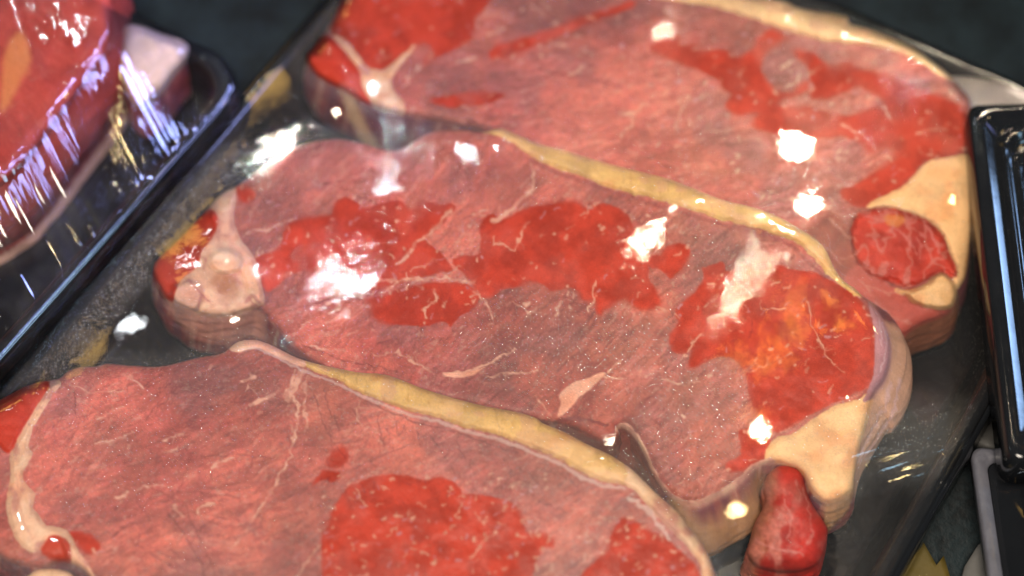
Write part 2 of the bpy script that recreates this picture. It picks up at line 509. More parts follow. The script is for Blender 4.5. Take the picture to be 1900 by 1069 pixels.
        areas = [np.ptp(np.array(r)[:, 0]) * np.ptp(np.array(r)[:, 1]) for r in s.wet]
        for i in range(s.flecks):
            if s.wet and i < s.flecks * 0.7:
                r = np.array(R.choices(s.wet, areas)[0]); px = R.uniform(r[:, 0].min(), r[:, 0].max()); py = R.uniform(r[:, 1].min(), min(1075, r[:, 1].max())); amp = R.uniform(0.4, 0.95)
            else:
                px, py, amp = R.uniform(bx0, bx1), R.uniform(by0, by1), R.uniform(0.15, 0.4)
            an = s.fibre + R.gauss(0, 0.7); l = R.choice([2, 3, 5, 7, 10, 15]); w = R.uniform(2.4, 6.5) if l < 8 else R.uniform(1.8, 3.4)
            pts = [(px, py), (px + l * math.cos(an) * .5 + R.uniform(-2, 2), py + l * math.sin(an) * .5 + R.uniform(-2, 2)), (px + l * math.cos(an), py + l * math.sin(an))]
            fcol = VEINC * R.uniform(0.75, 1.05) if R.random() < 0.7 else np.array([0.46, 0.20, 0.22])
            c = lerp(c, fcol, (amp * vein(pts, x, y, w, w * 0.6, 3, sd + i % 7))[:, None])
        for (cx0, cy0, cx1, cy1, ang, sp, cnt, ln) in s.crackz:
            for i in range(cnt):
                px, py = R.uniform(cx0, cx1), R.uniform(cy0, cy1)
                an = ang + R.gauss(0, sp); l = R.uniform(0.4, 1.3) * ln; bend = R.gauss(0, 0.35)
                pts = [(px, py), (px + .5 * l * math.cos(an), py + .5 * l * math.sin(an)), (px + .5 * l * (math.cos(an) + math.cos(an + bend)), py + .5 * l * (math.sin(an) + math.sin(an + bend)))]
                c = lerp(c, DARKR * 1.3, (R.uniform(0.25, 0.7) * vein(pts, x, y, R.uniform(1, 2.2), 0.6, 4, sd + i % 9))[:, None])
        for i, (pts, w0, w1) in enumerate(s.veins):
            vm = vein(pts, x, y, w0, w1, 6, sd + 21 + i)
            c = lerp(c, VEINC, (vm * (0.35 + 0.6 * sst(0.3, 0.6, vnoise(x / 12, y / 12, sd + 20))))[:, None])
            q = np.array(pts, float)
            for k in range(max(1, int(np.abs(np.diff(q, axis=0))  .sum() / 45))):
                b = q[R.randrange(len(q) - 1)]; e = q[min(len(q) - 1, R.randrange(len(q)))]; o_ = b + (e - b) * R.random(); an = R.uniform(0, 6.28); l = R.uniform(8, 26)
                tw = [tuple(o_), (o_[0] + .5 * l * math.cos(an), o_[1] + .5 * l * math.sin(an)), (o_[0] + l * math.cos(an + .4), o_[1] + l * math.sin(an + .4))]
                c = lerp(c, VEINC * 0.9, (0.35 * vein(tw, x, y, min(w0, 2.6), 0.8, 5, sd + k))[:, None])
        lab = np.zeros(n, int)
        for i, (f, m) in enumerate(zip(s.fats, s.fat_masks(x, y))):
            k = sst(-1.5, 1.5, m)
            fc = np.array(f[2]) * (0.86 + 0.26 * sst(0.3, 0.7, fbm(x / 45, y / 45, sd + 30 + i, 3)))[:, None]
            fc = lerp(fc, fc * np.array([0.95, 0.72, 0.62]), (0.7 * sst(0.56, 0.74, fbm(x / 70 + 8, y / 50, sd + 46, 3)))[:, None]) * (0.95 + 0.10 * fine)[:, None]
            if f[0] == 'fat_strip':
                q = fbm(x / 16 + 5, y / 60, sd + 47, 3); fc = lerp(fc, fc * np.array([0.62, 0.50, 0.35]), (0.55 * sst(0.016, 0.004, np.abs(q - 0.5)))[:, None])
                fc = lerp(fc, np.array([0.60, 0.30, 0.17]), (0.5 * sst(0.60, 0.72, fbm(x / 36, y / 22, sd + 48, 3)))[:, None])
            if f[2] is YEL:
                fc = lerp(fc, CREAM, (0.6 * sst(0.5, 0.7, fbm(x / 60 + 4, y / 60, sd + 40, 3)))[:, None])
            c = lerp(c, fc, k[:, None])
            if f[0] in ('gristle', 'side_fat', 'fat_rim', 'fat_lip'):
                q = fbm(x / 26 + 3, y / 26, sd + 44, 4)
                fc = lerp(fc, np.array([0.44, 0.15, 0.12]), (0.75 * sst(0.54, 0.72, q))[:, None])
                fc = lerp(fc, np.array([0.80, 0.55, 0.36]), (0.5 * sst(0.44, 0.32, q))[:, None])
                c = lerp(c, fc, k[:, None])
            if f[4]: lab = np.where((m > 0) & (d <= 1.5), f[4], lab)
        # cut side: streaked flesh, with the dimness of its shaded face painted in
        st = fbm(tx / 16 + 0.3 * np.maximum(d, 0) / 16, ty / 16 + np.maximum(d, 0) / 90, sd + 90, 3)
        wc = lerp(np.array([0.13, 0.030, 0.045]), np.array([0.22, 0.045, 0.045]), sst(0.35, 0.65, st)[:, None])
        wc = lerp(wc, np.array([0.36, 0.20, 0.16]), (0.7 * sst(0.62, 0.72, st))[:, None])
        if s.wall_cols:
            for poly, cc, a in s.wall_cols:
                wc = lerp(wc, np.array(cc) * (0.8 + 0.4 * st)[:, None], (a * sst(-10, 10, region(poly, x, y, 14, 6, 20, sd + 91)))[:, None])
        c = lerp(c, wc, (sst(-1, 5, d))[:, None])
        if s.paint: c = s.paint(c, x, y, d, fine, mid)
        return np.clip(c, 0.004, 0.9), lab

#DATA
# ---- middle steak
B_OUT = [(285,502),(291,484),(312,463),(338,438),(362,412),(385,390),(400,372),(418,356),(440,346),(462,330),(490,308),(522,288),(555,272),(590,262),(620,258),(650,261),(680,268),(711,277),(735,279),(762,266),(796,246),(828,242),(860,241),(895,246),(927,239),(957,249),(994,266),(1048,280),(1085,291),(1132,305),(1200,322),(1248,335),(1296,354),(1340,371),(1406,388),(1454,408),(1487,427),(1517,447),(1535,469),(1546,495),(1565,521),(1583,533),(1605,554),(1628,580),(1642,605),(1650,635),(1650,670),(1640,705),(1619,735),(1608,782),(1594,833),(1584,884),(1577,912),(1537,931),(1508,912),(1496,888),(1479,869),(1448,858),(1425,857),(1399,866),(1366,895),(1330,917),(1294,935),(1257,927),(1232,906),(1212,875),(1196,840),(1178,808),(1160,791),(1143,791),(1149,808),(1128,822),(1090,806),(1060,793),(1030,786),(960,775),(850,750),(700,715),(620,690),(586,673),(552,650),(525,620),(502,596),(485,577),(462,574),(428,584),(385,584),(345,570),(312,553),(294,526)]
B_CTRL = [(300,500,25),(450,350,29),(700,290,30),(930,250,32),(1200,330,35),(1450,420,36),(1600,560,34),(900,500,32),(1300,600,34),(1600,700,30),(1570,850,27),(1250,900,27),(1100,800,28),(800,720,28),(550,640,29),(400,560,27)]
B_STRIP = [(890,244),(927,237),(957,247),(994,264),(1048,278),(1085,289),(1132,303),(1200,320),(1248,333),(1296,352),(1340,369),(1406,386),(1454,406),(1487,425),(1517,445),(1537,467),(1549,495),(1568,521),(1586,533),(1600,548),(1585,547),(1561,529),(1540,514),(1522,496),(1508,478),(1490,459),(1470,446),(1421,428),(1336,407),(1255,382),(1200,366),(1166,358),(1132,348),(1085,330),(1031,312),(998,296),(972,281),(950,265),(920,252)]
B_GROOVE_SHADE = [(985,298),(1031,320),(1085,338),(1166,366),(1255,391),(1336,416),(1421,437),(1470,456),(1500,486),(1530,515)]
B_WEDGE = [(1621,728),(1610,782),(1597,833),(1588,884),(1582,917),(1537,938),(1501,910),(1494,888),(1479,870),(1447,862),(1424,857),(1421,836),(1443,811),(1468,807),(1501,782),(1530,765),(1556,750),(1590,742)]
B_LEFTFAT = [(403,366),(425,350),(438,346),(436,380),(433,405),(440,430),(450,452),(468,472),(478,500),(486,530),(490,558),(478,570),(450,582),(415,592),(380,592),(345,578),(318,556),(318,535),(335,512),(358,490),(366,465),(383,440),(394,418),(386,398)]
B_REDNUB = [(280,505),(288,482),(312,460),(338,436),(365,408),(386,388),(402,398),(404,420),(392,446),(374,470),(366,496),(340,516),(326,538),(318,562),(294,545)]
B_SKIN = [(1612,560),(1630,576),(1648,602),(1656,635),(1656,672),(1645,708),(1622,738),(1600,745),(1618,705),(1624,660),(1622,610)]
B_RIM = [(1142,800),(1150,786),(1164,788),(1182,806),(1200,838),(1216,873),(1236,904),(1258,923),(1294,930),(1330,912),(1366,890),(1399,860),(1430,850),(1436,860),(1402,872),(1370,902),(1334,925),(1294,945),(1252,938),(1225,912),(1206,880),(1190,844),(1172,812),(1160,800)]
B_P1 = [(1037,735),(1058,713),(1088,702),(1124,691),(1113,705),(1094,722),(1075,735),(1060,756),(1034,775),(1040,752)]
B_P2 = [(822,692),(855,691),(890,685),(902,681),(884,692),(862,700),(835,701)]
B_W = [
 [(468,502),(466,485),(480,474),(508,466),(522,451),(530,421),(560,404),(590,401),(614,397),(621,377),(641,366),(664,376),(675,386),(701,378),(742,372),(762,388),(790,373),(816,378),(846,380),(828,405),(806,430),(792,446),(815,465),(829,485),(839,502),(800,509),(760,522),(701,539),(668,536),(655,523),(627,516),(600,506),(560,503),(520,526),(498,542),(486,530)],
 [(678,556),(708,543),(762,530),(812,523),(863,526),(887,542),(890,556),(872,576),(848,594),(836,606),(826,598),(796,604),(762,604),(728,604),(706,597),(691,586),(687,569)],
 [(890,421),(897,404),(917,397),(926,410),(947,401),(978,384),(1008,380),(1038,372),(1072,374),(1088,388),(1100,380),(1132,379),(1166,401),(1177,428),(1180,450),(1197,480),(1205,500),(1202,515),(1220,540),(1228,560),(1215,573),(1192,575),(1176,570),(1163,556),(1146,562),(1128,572),(1113,586),(1103,574),(1104,560),(1082,560),(1072,542),(1058,535),(1038,539),(1021,542),(1008,529),(984,525),(957,534),(930,539),(912,552),(893,553),(880,540),(872,523),(856,505),(842,491),(840,479),(863,475),(888,470),(892,448)],
 [(1196,480),(1225,470),(1240,456),(1265,452),(1283,466),(1275,488),(1262,505),(1244,517),(1228,503),(1205,494)],
 [(1303,498),(1316,493),(1344,487),(1346,504),(1362,498),(1384,487),(1417,482),(1438,491),(1465,498),(1487,502),(1513,506),(1546,524),(1575,535),(1600,561),(1616,591),(1622,635),(1621,694),(1612,716),(1574,735),(1523,760),(1465,793),(1440,804),(1424,793),(1403,771),(1392,746),(1386,705),(1384,692),(1403,675),(1381,683),(1361,668),(1333,661),(1311,672),(1288,683),(1274,675),(1284,652),(1270,657),(1248,650),(1241,620),(1256,602),(1252,576),(1274,554),(1296,532),(1306,515)],
 [(1370,800),(1414,800),(1432,826),(1420,848),(1385,869),(1356,877),(1346,860),(1376,842)],
 [(436,345),(460,348),(474,360),(462,380),(444,372)],
 [(755,262),(775,258),(778,268),(752,282),(742,284)],
]
B_V = [
 ([(985,305),(992,340),(984,357),(964,374),(954,387),(927,404),(915,412)],5,8), ([(832,392),(809,424),(769,454),(748,482),(735,492)],7,7),
 ([(695,522),(762,519),(829,517),(878,523)],6,4), ([(755,512),(735,522),(711,542)],3,3), ([(887,541),(903,566),(917,589)],4,3),
 ([(806,539),(809,559),(786,572),(789,590)],4,4), ([(920,454),(954,463),(974,421)],3,4), ([(1105,522),(1102,555),(1090,578)],3,3),
 ([(823,696),(883,687),(924,665),(955,650)],6,3), ([(735,653),(775,673),(799,690)],5,4), ([(1124,700),(1153,705)],4,3),
 ([(1128,691),(1140,676),(1150,668)],3,2), ([(690,660),(735,653)],2,2), ([(900,400),(880,395)],2,2), ([(465,398),(478,380)],4,3),
 ([(462,432),(500,424),(540,408)],4,3), ([(1390,548),(1360,568),(1330,585),(1318,596)],5,3), ([(1300,620),(1286,640),(1276,652)],4,3), ([(1410,575),(1428,570),(1455,572)],2,2),
 ([(1500,560),(1506,600),(1530,650),(1548,680),(1565,690)],2,2), ([(1395,690),(1420,676),(1470,655)],2,1.5), ([(1232,700),(1262,716),(1276,714)],3,2), ([(1040,560),(1032,585)],2,2),
 ([(950,560),(985,580),(1008,585)],1.5,1.5), ([(560,606),(580,596)],3,2), ([(610,580),(632,574)],3,2), ([(615,560),(590,575)],3,2), ([(576,640),(600,648),(640,652)],4,3), ([(1095,384),(1085,405)],3,2),
 ([(760,500),(790,492),(800,480)],2,2), ([(900,700),(950,690),(1000,690)],3,2), ([(1000,745),(1020,770)],3,2), ([(1280,870),(1260,900)],2,2)]
B_CR_SHADE = [([(520,580),(600,560),(660,545)],2,1), ([(590,560),(618,552)],3,1), ([(700,380),(640,350),(560,330),(480,380)],2,1), ([(850,700),(900,640),(960,620)],2,1), ([(1000,620),(1060,600)],2,1), ([(1120,650),(1150,620)],2,1), ([(1030,786),(1060,775),(1100,782),(1130,790)],8,5),  # the broad last stroke paints shadow in the gap behind the front steak
 ([(700,640),(730,625)],2,1), ([(880,640),(900,620)],2,1), ([(560,640),(640,668),(740,690)],3,2), ([(1440,440),(1400,425),(1330,415)],2,1), ([(545,360),(600,340),(680,335)],2,1)]


def paint_b(c, x, y, d, fine, mid):
    # the hollow in the fat of the left end, its shade painted brownish, red wash round it, silver streaks on the right end
    r = np.hypot((x - 418) / 30, (y - 530) / 24) + 1.2 * (mid - 0.5)
    c = lerp(c, np.array([0.36, 0.13, 0.05]), (0.8 * sst(1.25, 0.35, r))[:, None])
    for p, w in (([(325,530),(350,520),(372,545),(368,575)], 4), ([(372,545),(388,560)], 4), ([(360,470),(380,478),(378,500)], 3), ([(480,560),(470,548),(455,560)], 8)):
        c = lerp(c, np.array([0.42, 0.13, 0.12]), (0.7 * vein(p, x, y, w, w, 4, 77))[:, None])
    for p in ([(1640,600),(1646,640),(1636,690)], [(1632,590),(1636,640)], [(1650,700),(1620,790),(1600,850)], [(1662,690),(1640,780),(1604,850)]):
        c = lerp(c, np.array([0.62, 0.40, 0.42]), (0.6 * vein(p, x, y, 4, 3, 4, 78))[:, None])
    c = lerp(c, DARKR * 1.5, (0.5 * vein(B_GROOVE_SHADE, x, y, 9, 6, 2, 79))[:, None])  # shadow line in the groove below the fat strip, painted dark
    return c


STEAK_B = Slab(B_OUT, B_CTRL, 11, B_W,
    [('fat_strip', B_STRIP, YEL, 1.5, 1, 4), ('fat_wedge', B_WEDGE, CREAM, 0.6, 2), ('gristle', B_LEFTFAT, np.array([0.68, 0.37, 0.25]), 1.4, 3), ('gristle_lump', [(318,545),(330,524),(352,518),(374,530),(378,556),(364,578),(340,580),(322,566)], np.array([0.60,0.33,0.25]), 1.8, 3), ('gristle_lump', [(385,480),(405,462),(432,462),(450,480),(446,502),(420,508),(396,502)], np.array([0.80,0.52,0.36]), 2.2, 3), ('gristle_lump', [(448,500),(462,492),(480,515),(490,552),(482,566),(466,556),(454,530)], np.array([0.80,0.50,0.33]), 1.2, 3), ('red_edge_muscle', B_REDNUB, np.array([0.46, 0.045, 0.025]), 1.0, 4),
     ('silver_skin', B_SKIN, np.array([0.42, 0.19, 0.22]), 0.3, 5), ('fat_rim', B_RIM, np.array([0.66, 0.34, 0.25]), 0.9, 6),
     ('marbling_patch', B_P1, VEINC * 1.1, 0.1, 0), ('marbling_patch', B_P2, VEINC * 1.1, 0.1, 0)],
    B_V, B_CR_SHADE, paint_b, -0.75, crackz=[(480,540,1250,780,-0.75,0.4,130,28), (480,280,1000,400,-0.5,0.5,40,30), (1000,600,1400,880,-0.6,0.5,60,26)], wall_cols=[([(300,530),(400,560),(490,560),(484,604),(400,625),(325,600)], (0.48,0.24,0.19), .7), ([(1630,600),(1720,640),(1720,800),(1600,900),(1590,800)], (0.60, 0.33, 0.22), 0.9), ([(1560,890),(1600,900),(1560,980),(1530,940)], (0.42,0.22,0.10), .9), ([(1020,770),(1170,770),(1240,900),(1180,900)], (0.16,0.04,0.03), .9), ([(1240,925),(1300,945),(1370,905),(1420,870),(1440,960),(1400,1060),(1300,1069)], (0.36,0.19,0.085), .85)])  # the dark brown wall patch paints the shade inside the notch
STEAK_B.lat = lambda x, y: 0.0022 + 0.008 * sst(1240, 1300, x) * sst(1450, 1410, x) * sst(850, 890, y) + 0.0065 * sst(1560, 1640, x) * sst(880, 720, y)

# ---- nearest steak
A_OUT = [(-60,830),(-40,770),(0,742),(22,730),(40,720),(58,713),(80,707),(109,703),(127,688),(150,681),(178,680),(199,675),(236,678),(293,680),(330,673),(370,663),(410,656),(428,643),(444,633),(471,630),(498,638),(525,651),(552,664),(593,676),(640,686),(665,691),(720,696),(782,720),(855,742),(909,755),(957,764),(993,775),(1008,786),(1048,802),(1088,824),(1124,840),(1149,855),(1175,873),(1211,909),(1255,949),(1277,978),(1294,997),(1310,1022),(1323,1058),(1332,1110),(1320,1190),(1250,1290),(1000,1360),(600,1330),(300,1270),(190,1120),(170,1069),(140,1045),(110,1040),(85,1052),(40,1045),(-10,1020),(-50,930)]
A_CTRL = [(20,800,28),(120,690,29),(300,690,30),(450,640,33),(700,700,35),(1000,790,36),(1150,860,36),(1290,1000,33),(700,950,32),(300,950,31),(300,1200,28),(1000,1200,29),(60,1000,27)]
A_STRIP = [(540,655),(555,662),(593,674),(640,684),(665,689),(720,694),(782,718),(855,740),(909,753),(957,762),(993,773),(1008,784),(1048,800),(1088,822),(1124,838),(1149,853),(1163,866),(1166,884),(1160,899),(1117,892),(1080,876),(1037,851),(1000,836),(964,821),(917,805),(862,793),(818,777),(764,764),(720,748),(669,728),(633,708),(600,694),(565,680)]
A_SEAM = [(430,650),(470,645),(520,665),(560,687),(600,702),(633,716),(669,735),(720,755),(764,771),(818,783),(862,800),(917,812),(964,829),(1000,845),(1037,859),(1080,886),(1117,901),(1160,907)]
A_LIP = [(424,648),(444,631),(471,627),(498,635),(530,651),(560,664),(566,680),(545,676),(520,664),(495,652),(470,646),(445,652)]
A_RIM = [(1158,862),(1175,871),(1211,907),(1255,947),(1277,976),(1296,997),(1312,1022),(1326,1058),(1334,1110),(1310,1110),(1302,1060),(1297,1044),(1284,1024),(1255,992),(1226,966),(1200,935),(1180,912),(1160,900),(1164,882)]
A_LEFTFAT = [(109,705),(112,716),(96,735),(80,760),(66,785),(58,800),(52,830),(60,840),(50,860),(42,880),(48,900),(64,915),(60,940),(72,958),(85,975),(110,980),(128,990),(150,1030),(175,1069),(170,1110),(140,1085),(125,1040),(108,1000),(90,1000),(72,1022),(50,1020),(30,1000),(15,960),(14,920),(20,880),(20,840),(34,812),(52,780),(70,750),(90,715)]
A_NUB1 = [(-30,770),(0,740),(22,728),(58,711),(82,706),(92,716),(72,748),(54,778),(34,812),(20,840),(0,830)]
A_NUB2 = [(88,998),(105,992),(125,1003),(132,1030),(130,1045),(105,1042),(82,1030),(76,1018)]
A_W = [
 [(597,1080),(597,1000),(604,980),(618,946),(636,913),(662,895),(709,880),(764,884),(782,891),(818,886),(847,898),(859,915),(877,915),(909,922),(946,931),(966,949),(978,984),(1004,989),(1026,997),(1028,1014),(1008,1018),(997,1037),(988,1069),(960,1150),(800,1200),(600,1180)],
 [(1155,958),(1137,982),(1126,1018),(1101,1040),(1077,1069),(1060,1120),(1200,1180),(1290,1120),(1297,1062),(1280,1040),(1250,1012),(1211,986),(1182,971)],
 [(616,838),(628,829),(644,833),(648,850),(635,866),(612,866),(603,858)], [(579,902),(588,884),(606,872),(632,878),(620,896),(600,890)],
 [(128,988),(150,985),(170,994),(187,1010),(180,1024),(165,1030),(150,1018),(138,1004)]]
A_V = [([(548,690),(540,712),(539,735),(553,752),(551,775),(549,800),(538,847),(515,887),(499,920),(473,960),(445,998),(420,1024)],6,1.5), ([(560,690),(545,715),(532,740)],14,16), ([(462,751),(490,742),(508,734)],8,6), ([(236,701),(252,707),(262,722)],8,3),
 ([(450,706),(476,698)],6,3), ([(455,728),(464,715)],3,2), ([(178,826),(210,815),(247,804)],3,3), ([(305,818),(340,806)],3,3), ([(308,838),(330,830)],3,2), ([(393,869),(405,858),(429,852)],5,4), ([(218,924),(232,920),(242,910)],5,2), ([(252,908),(282,903),(320,905)],2,2),
 ([(570,700),(566,740),(568,795)],2,1.5), ([(540,790),(548,812)],2,1), ([(366,950),(378,938),(395,935)],5,2), ([(325,942),(342,958)],6,2), ([(180,778),(200,770),(228,755)],2,1.5), ([(660,760),(672,790)],2,1.5), ([(660,905),(675,935)],3,2),
 ([(856,930),(848,960)],3,2), ([(920,985),(895,1010),(870,1040)],3,2), ([(550,1069),(580,1030),(592,1010)],3,2), ([(130,712),(170,728),(230,725)],1.5,1.5), ([(62,835),(72,825)],5,2), ([(62,925),(75,905)],4,2)]
A_CR = [([(380,1069),(365,1030),(340,990),(310,950)],3,1), ([(400,1069),(375,1010),(350,960),(345,930)],3,1), ([(350,1069),(320,1035),(280,1015)],2,1), ([(330,1060),(300,1040),(255,1010)],2,1), ([(210,995),(225,985),(238,972),(256,968)],5,2), ([(370,985),(400,960),(440,965),(450,980)],3,1), ([(370,930),(400,920),(440,922)],3,1),
 ([(380,850),(430,842),(500,850)],2,1), ([(575,710),(590,750),(605,800),(640,850)],2,1), ([(600,720),(610,760),(632,800)],2,1), ([(620,770),(630,800)],2,1), ([(655,760),(665,780)],2,1), ([(700,770),(706,800),(712,830)],2,1), ([(735,780),(738,812)],2,1), ([(775,800),(780,830)],2,1), ([(800,810),(820,840),(830,860)],2,1), ([(845,820),(862,850)],2,1),
 ([(950,870),(945,900)],2,1), ([(980,875),(1000,900),(1012,920)],2,1), ([(1000,930),(1050,950)],2,1), ([(1060,890),(1075,915)],2,1), ([(140,730),(138,770)],2,1), ([(98,795),(115,775),(120,770)],3,1), ([(330,705),(310,740),(290,760)],2,1), ([(270,780),(300,740)],2,1), ([(660,870),(700,850)],1.5,1), ([(640,720),(680,745),(760,780),(840,800),(960,840)],3,2)]


def paint_a(c, x, y, d, fine, mid):
    c = lerp(c, np.array([0.56, 0.37, 0.34]), (0.6 * vein(A_SEAM, x, y, 4, 7, 2.5, 81))[:, None])
    c = lerp(c, np.array([0.42, 0.19, 0.05]), (0.55 * vein([(p[0] - 1, p[1] - 8) for p in A_SEAM[3:]], x, y, 2, 2, 2, 82))[:, None])
    for p in ([(664,690),(660,714)], [(918,760),(926,790),(932,800)], [(1006,786),(998,800)], [(1128,842),(1148,870)], [(600,690),(640,706),(640,686)]):
        c = lerp(c, np.array([0.40, 0.22, 0.06]), (0.6 * vein(p, x, y, 2, 1.5, 3, 83))[:, None])
    for p in ([(30,880),(34,930),(50,985),(62,1000)], [(42,910),(30,950)], [(60,1002),(68,990)]):
        c = lerp(c, np.array([0.56, 0.22, 0.13]), (0.6 * vein(p, x, y, 3, 2, 3, 84))[:, None])
    c = lerp(c, np.array([0.70, 0.55, 0.50]), (0.5 * vein([(1172,925),(1205,950),(1232,985),(1240,1000)], x, y, 12, 4, 7, 85))[:, None])
    return c


STEAK_A = Slab(A_OUT, A_CTRL, 23, A_W,
    [('fat_strip', A_STRIP, YEL, 1.6, 1, 4), ('fat_lip', A_LIP, np.array([0.66, 0.34, 0.24]), 1.0, 2), ('fat_rim', A_RIM, np.array([0.70, 0.42, 0.25]), 1.2, 3), ('side_fat', A_LEFTFAT, np.array([0.70, 0.41, 0.26]), 1.3, 4),
     ('red_edge_muscle', A_NUB1, np.array([0.46, 0.045, 0.025]), 1.2, 5), ('red_tip_muscle', A_NUB2, np.array([0.45, 0.06, 0.035]), 1.0, 6)],
    A_V, A_CR, paint_a, -0.45, crackz=[(570,720,1150,930,1.25,0.35,170,26), (100,720,540,1000,-0.5,0.5,120,30), (250,900,480,1069,0.9,0.5,80,45)])
STEAK_A.lat = lambda x, y: 0.0022

# ---- farthest steak
C_OUT = [(570,104),(580,91),(594,71),(610,50),(624,24),(640,-10),(690,-70),(800,-120),(1000,-110),(1200,-60),(1330,-25),(1421,-6),(1458,3),(1476,13),(1513,21),(1550,27),(1572,33),(1576,44),(1610,54),(1642,66),(1676,80),(1705,96),(1738,120),(1753,131),(1768,146),(1785,165),(1799,185),(1805,230),(1803,284),(1804,340),(1803,394),(1801,432),(1796,480),(1790,513),(1779,533),(1775,546),(1770,566),(1750,585),(1709,600),(1668,624),(1640,616),(1600,580),(1540,530),(1480,470),(1400,430),(1300,390),(1200,350),(1100,315),(1000,283),(930,258),(880,238),(846,230),(796,220),(770,217),(749,213),(725,207),(701,200),(674,188),(654,176),(627,160),(594,142),(578,124)]
C_CTRL = [(590,100,27),(700,190,29),(800,210,29),(1000,200,30),(1300,300,29),(1500,400,28),(1600,500,26),(1780,520,22),(1690,610,18),(1790,300,28),(1700,120,31),(1400,40,32),(1000,-100,30),(700,-50,28),(1740,460,27)]
C_RIM = [(1200,-50),(1330,-27),(1421,-10),(1458,1),(1476,11),(1513,19),(1550,25),(1574,31),(1578,42),(1612,52),(1642,64),(1676,78),(1705,94),(1738,118),(1760,138),(1770,152),(1745,140),(1698,109),(1642,89),(1590,82),(1532,76),(1495,66),(1421,42),(1373,27),(1320,12),(1259,2),(1200,-10)]
C_WEDGE = [(1720,302),(1740,295),(1768,290),(1797,284),(1808,284),(1807,394),(1805,432),(1794,513),(1778,536),(1768,518),(1773,495),(1760,468),(1750,440),(1726,414),(1685,394),(1640,384),(1609,386),(1618,374),(1642,362),(1679,344),(1694,326)]
C_NUB = [(1586,405),(1596,392),(1606,392),(1640,386),(1685,394),(1726,414),(1750,440),(1758,465),(1773,498),(1766,514),(1749,506),(1716,519),(1690,532),(1650,524),(1620,513),(1594,487),(1584,462),(1578,430)]
C_KNOB = [(1665,540),(1690,537),(1716,528),(1738,508),(1750,506),(1768,521),(1778,546),(1762,572),(1723,572),(1692,562),(1680,548)]
C_LEFTFAT = [(641,74),(650,84),(664,104),(682,124),(703,131),(722,124),(752,98),(770,85),(750,112),(727,145),(733,172),(748,188),(750,212),(735,216),(716,208),(695,194),(672,165),(668,135),(654,112),(627,80),(615,70),(625,66)]
C_REDNUB = [(565,104),(578,88),(594,69),(612,66),(627,80),(654,112),(668,135),(672,160),(690,192),(670,188),(640,172),(594,146),(574,126)]
C_W = [
 [(640,-60),(625,20),(615,60),(641,74),(650,84),(664,104),(682,124),(703,131),(722,124),(752,98),(785,80),(800,98),(785,118),(800,112),(836,95),(872,80),(880,50),(885,30),(905,10),(905,-60)],
 [(907,98),(930,81),(964,71),(1000,60),(1031,50),(1082,30),(1149,10),(1170,0),(1180,8),(1150,22),(1099,41),(1031,71),(981,91),(930,111),(910,111)],
 [(799,184),(846,175),(883,168),(940,176),(903,192),(863,196),(829,199)],
 [(1207,88),(1244,63),(1261,66),(1265,82),(1296,84),(1285,94),(1347,92),(1360,106),(1399,88),(1403,66),(1436,55),(1462,70),(1450,80),(1430,92),(1414,118),(1420,145),(1445,170),(1470,170),(1495,150),(1512,160),(1480,178),(1450,186),(1444,196),(1500,198),(1560,214),(1600,206),(1640,192),(1610,170),(1590,160),(1550,180),(1510,185),(1500,160),(1500,130),(1478,105),(1475,90),(1513,100),(1543,122),(1580,111),(1591,129),(1642,133),(1679,155),(1734,173),(1775,192),(1795,221),(1795,265),(1768,288),(1716,302),(1690,332),(1642,369),(1605,387),(1569,374),(1561,354),(1598,335),(1661,291),(1640,275),(1610,282),(1598,265),(1561,254),(1517,258),(1458,251),(1406,243),(1395,225),(1406,210),(1366,214),(1344,199),(1358,177),(1340,166),(1329,147),(1274,122),(1222,103)]]
C_V = [([(1200,190),(1178,208),(1153,212)],5,6), ([(1178,210),(1168,235),(1152,252)],4,4), ([(850,115),(885,105)],5,3), ([(910,66),(935,55)],5,3), ([(1018,86),(1058,80)],4,3), ([(1060,138),(1090,118)],5,3), ([(985,10),(1010,28)],4,3), ([(1450,130),(1470,112)],4,3), ([(1460,160),(1480,148),(1486,135)],4,3),
 ([(1560,232),(1600,248),(1625,280)],4,3), ([(1700,250),(1740,240),(1760,232)],3,2), ([(1500,140),(1525,120)],3,2), ([(780,120),(760,140),(748,160)],6,3), ([(1260,220),(1280,180)],2,2), ([(1640,200),(1660,230)],3,2)]
C_CR_SHADE = [([(660,130),(700,80),(760,60)],2,1), ([(1000,130),(1040,140),(1080,120)],4,1), ([(800,230),(860,236),(930,250)],9,8), ([(870,225),(960,255),(1010,275)],10,6), ([(1200,150),(1150,160),(1100,150)],2,1), ([(1350,330),(1400,280)],2,1)]  # the two broad strokes paint the shadow along the middle steak's back edge


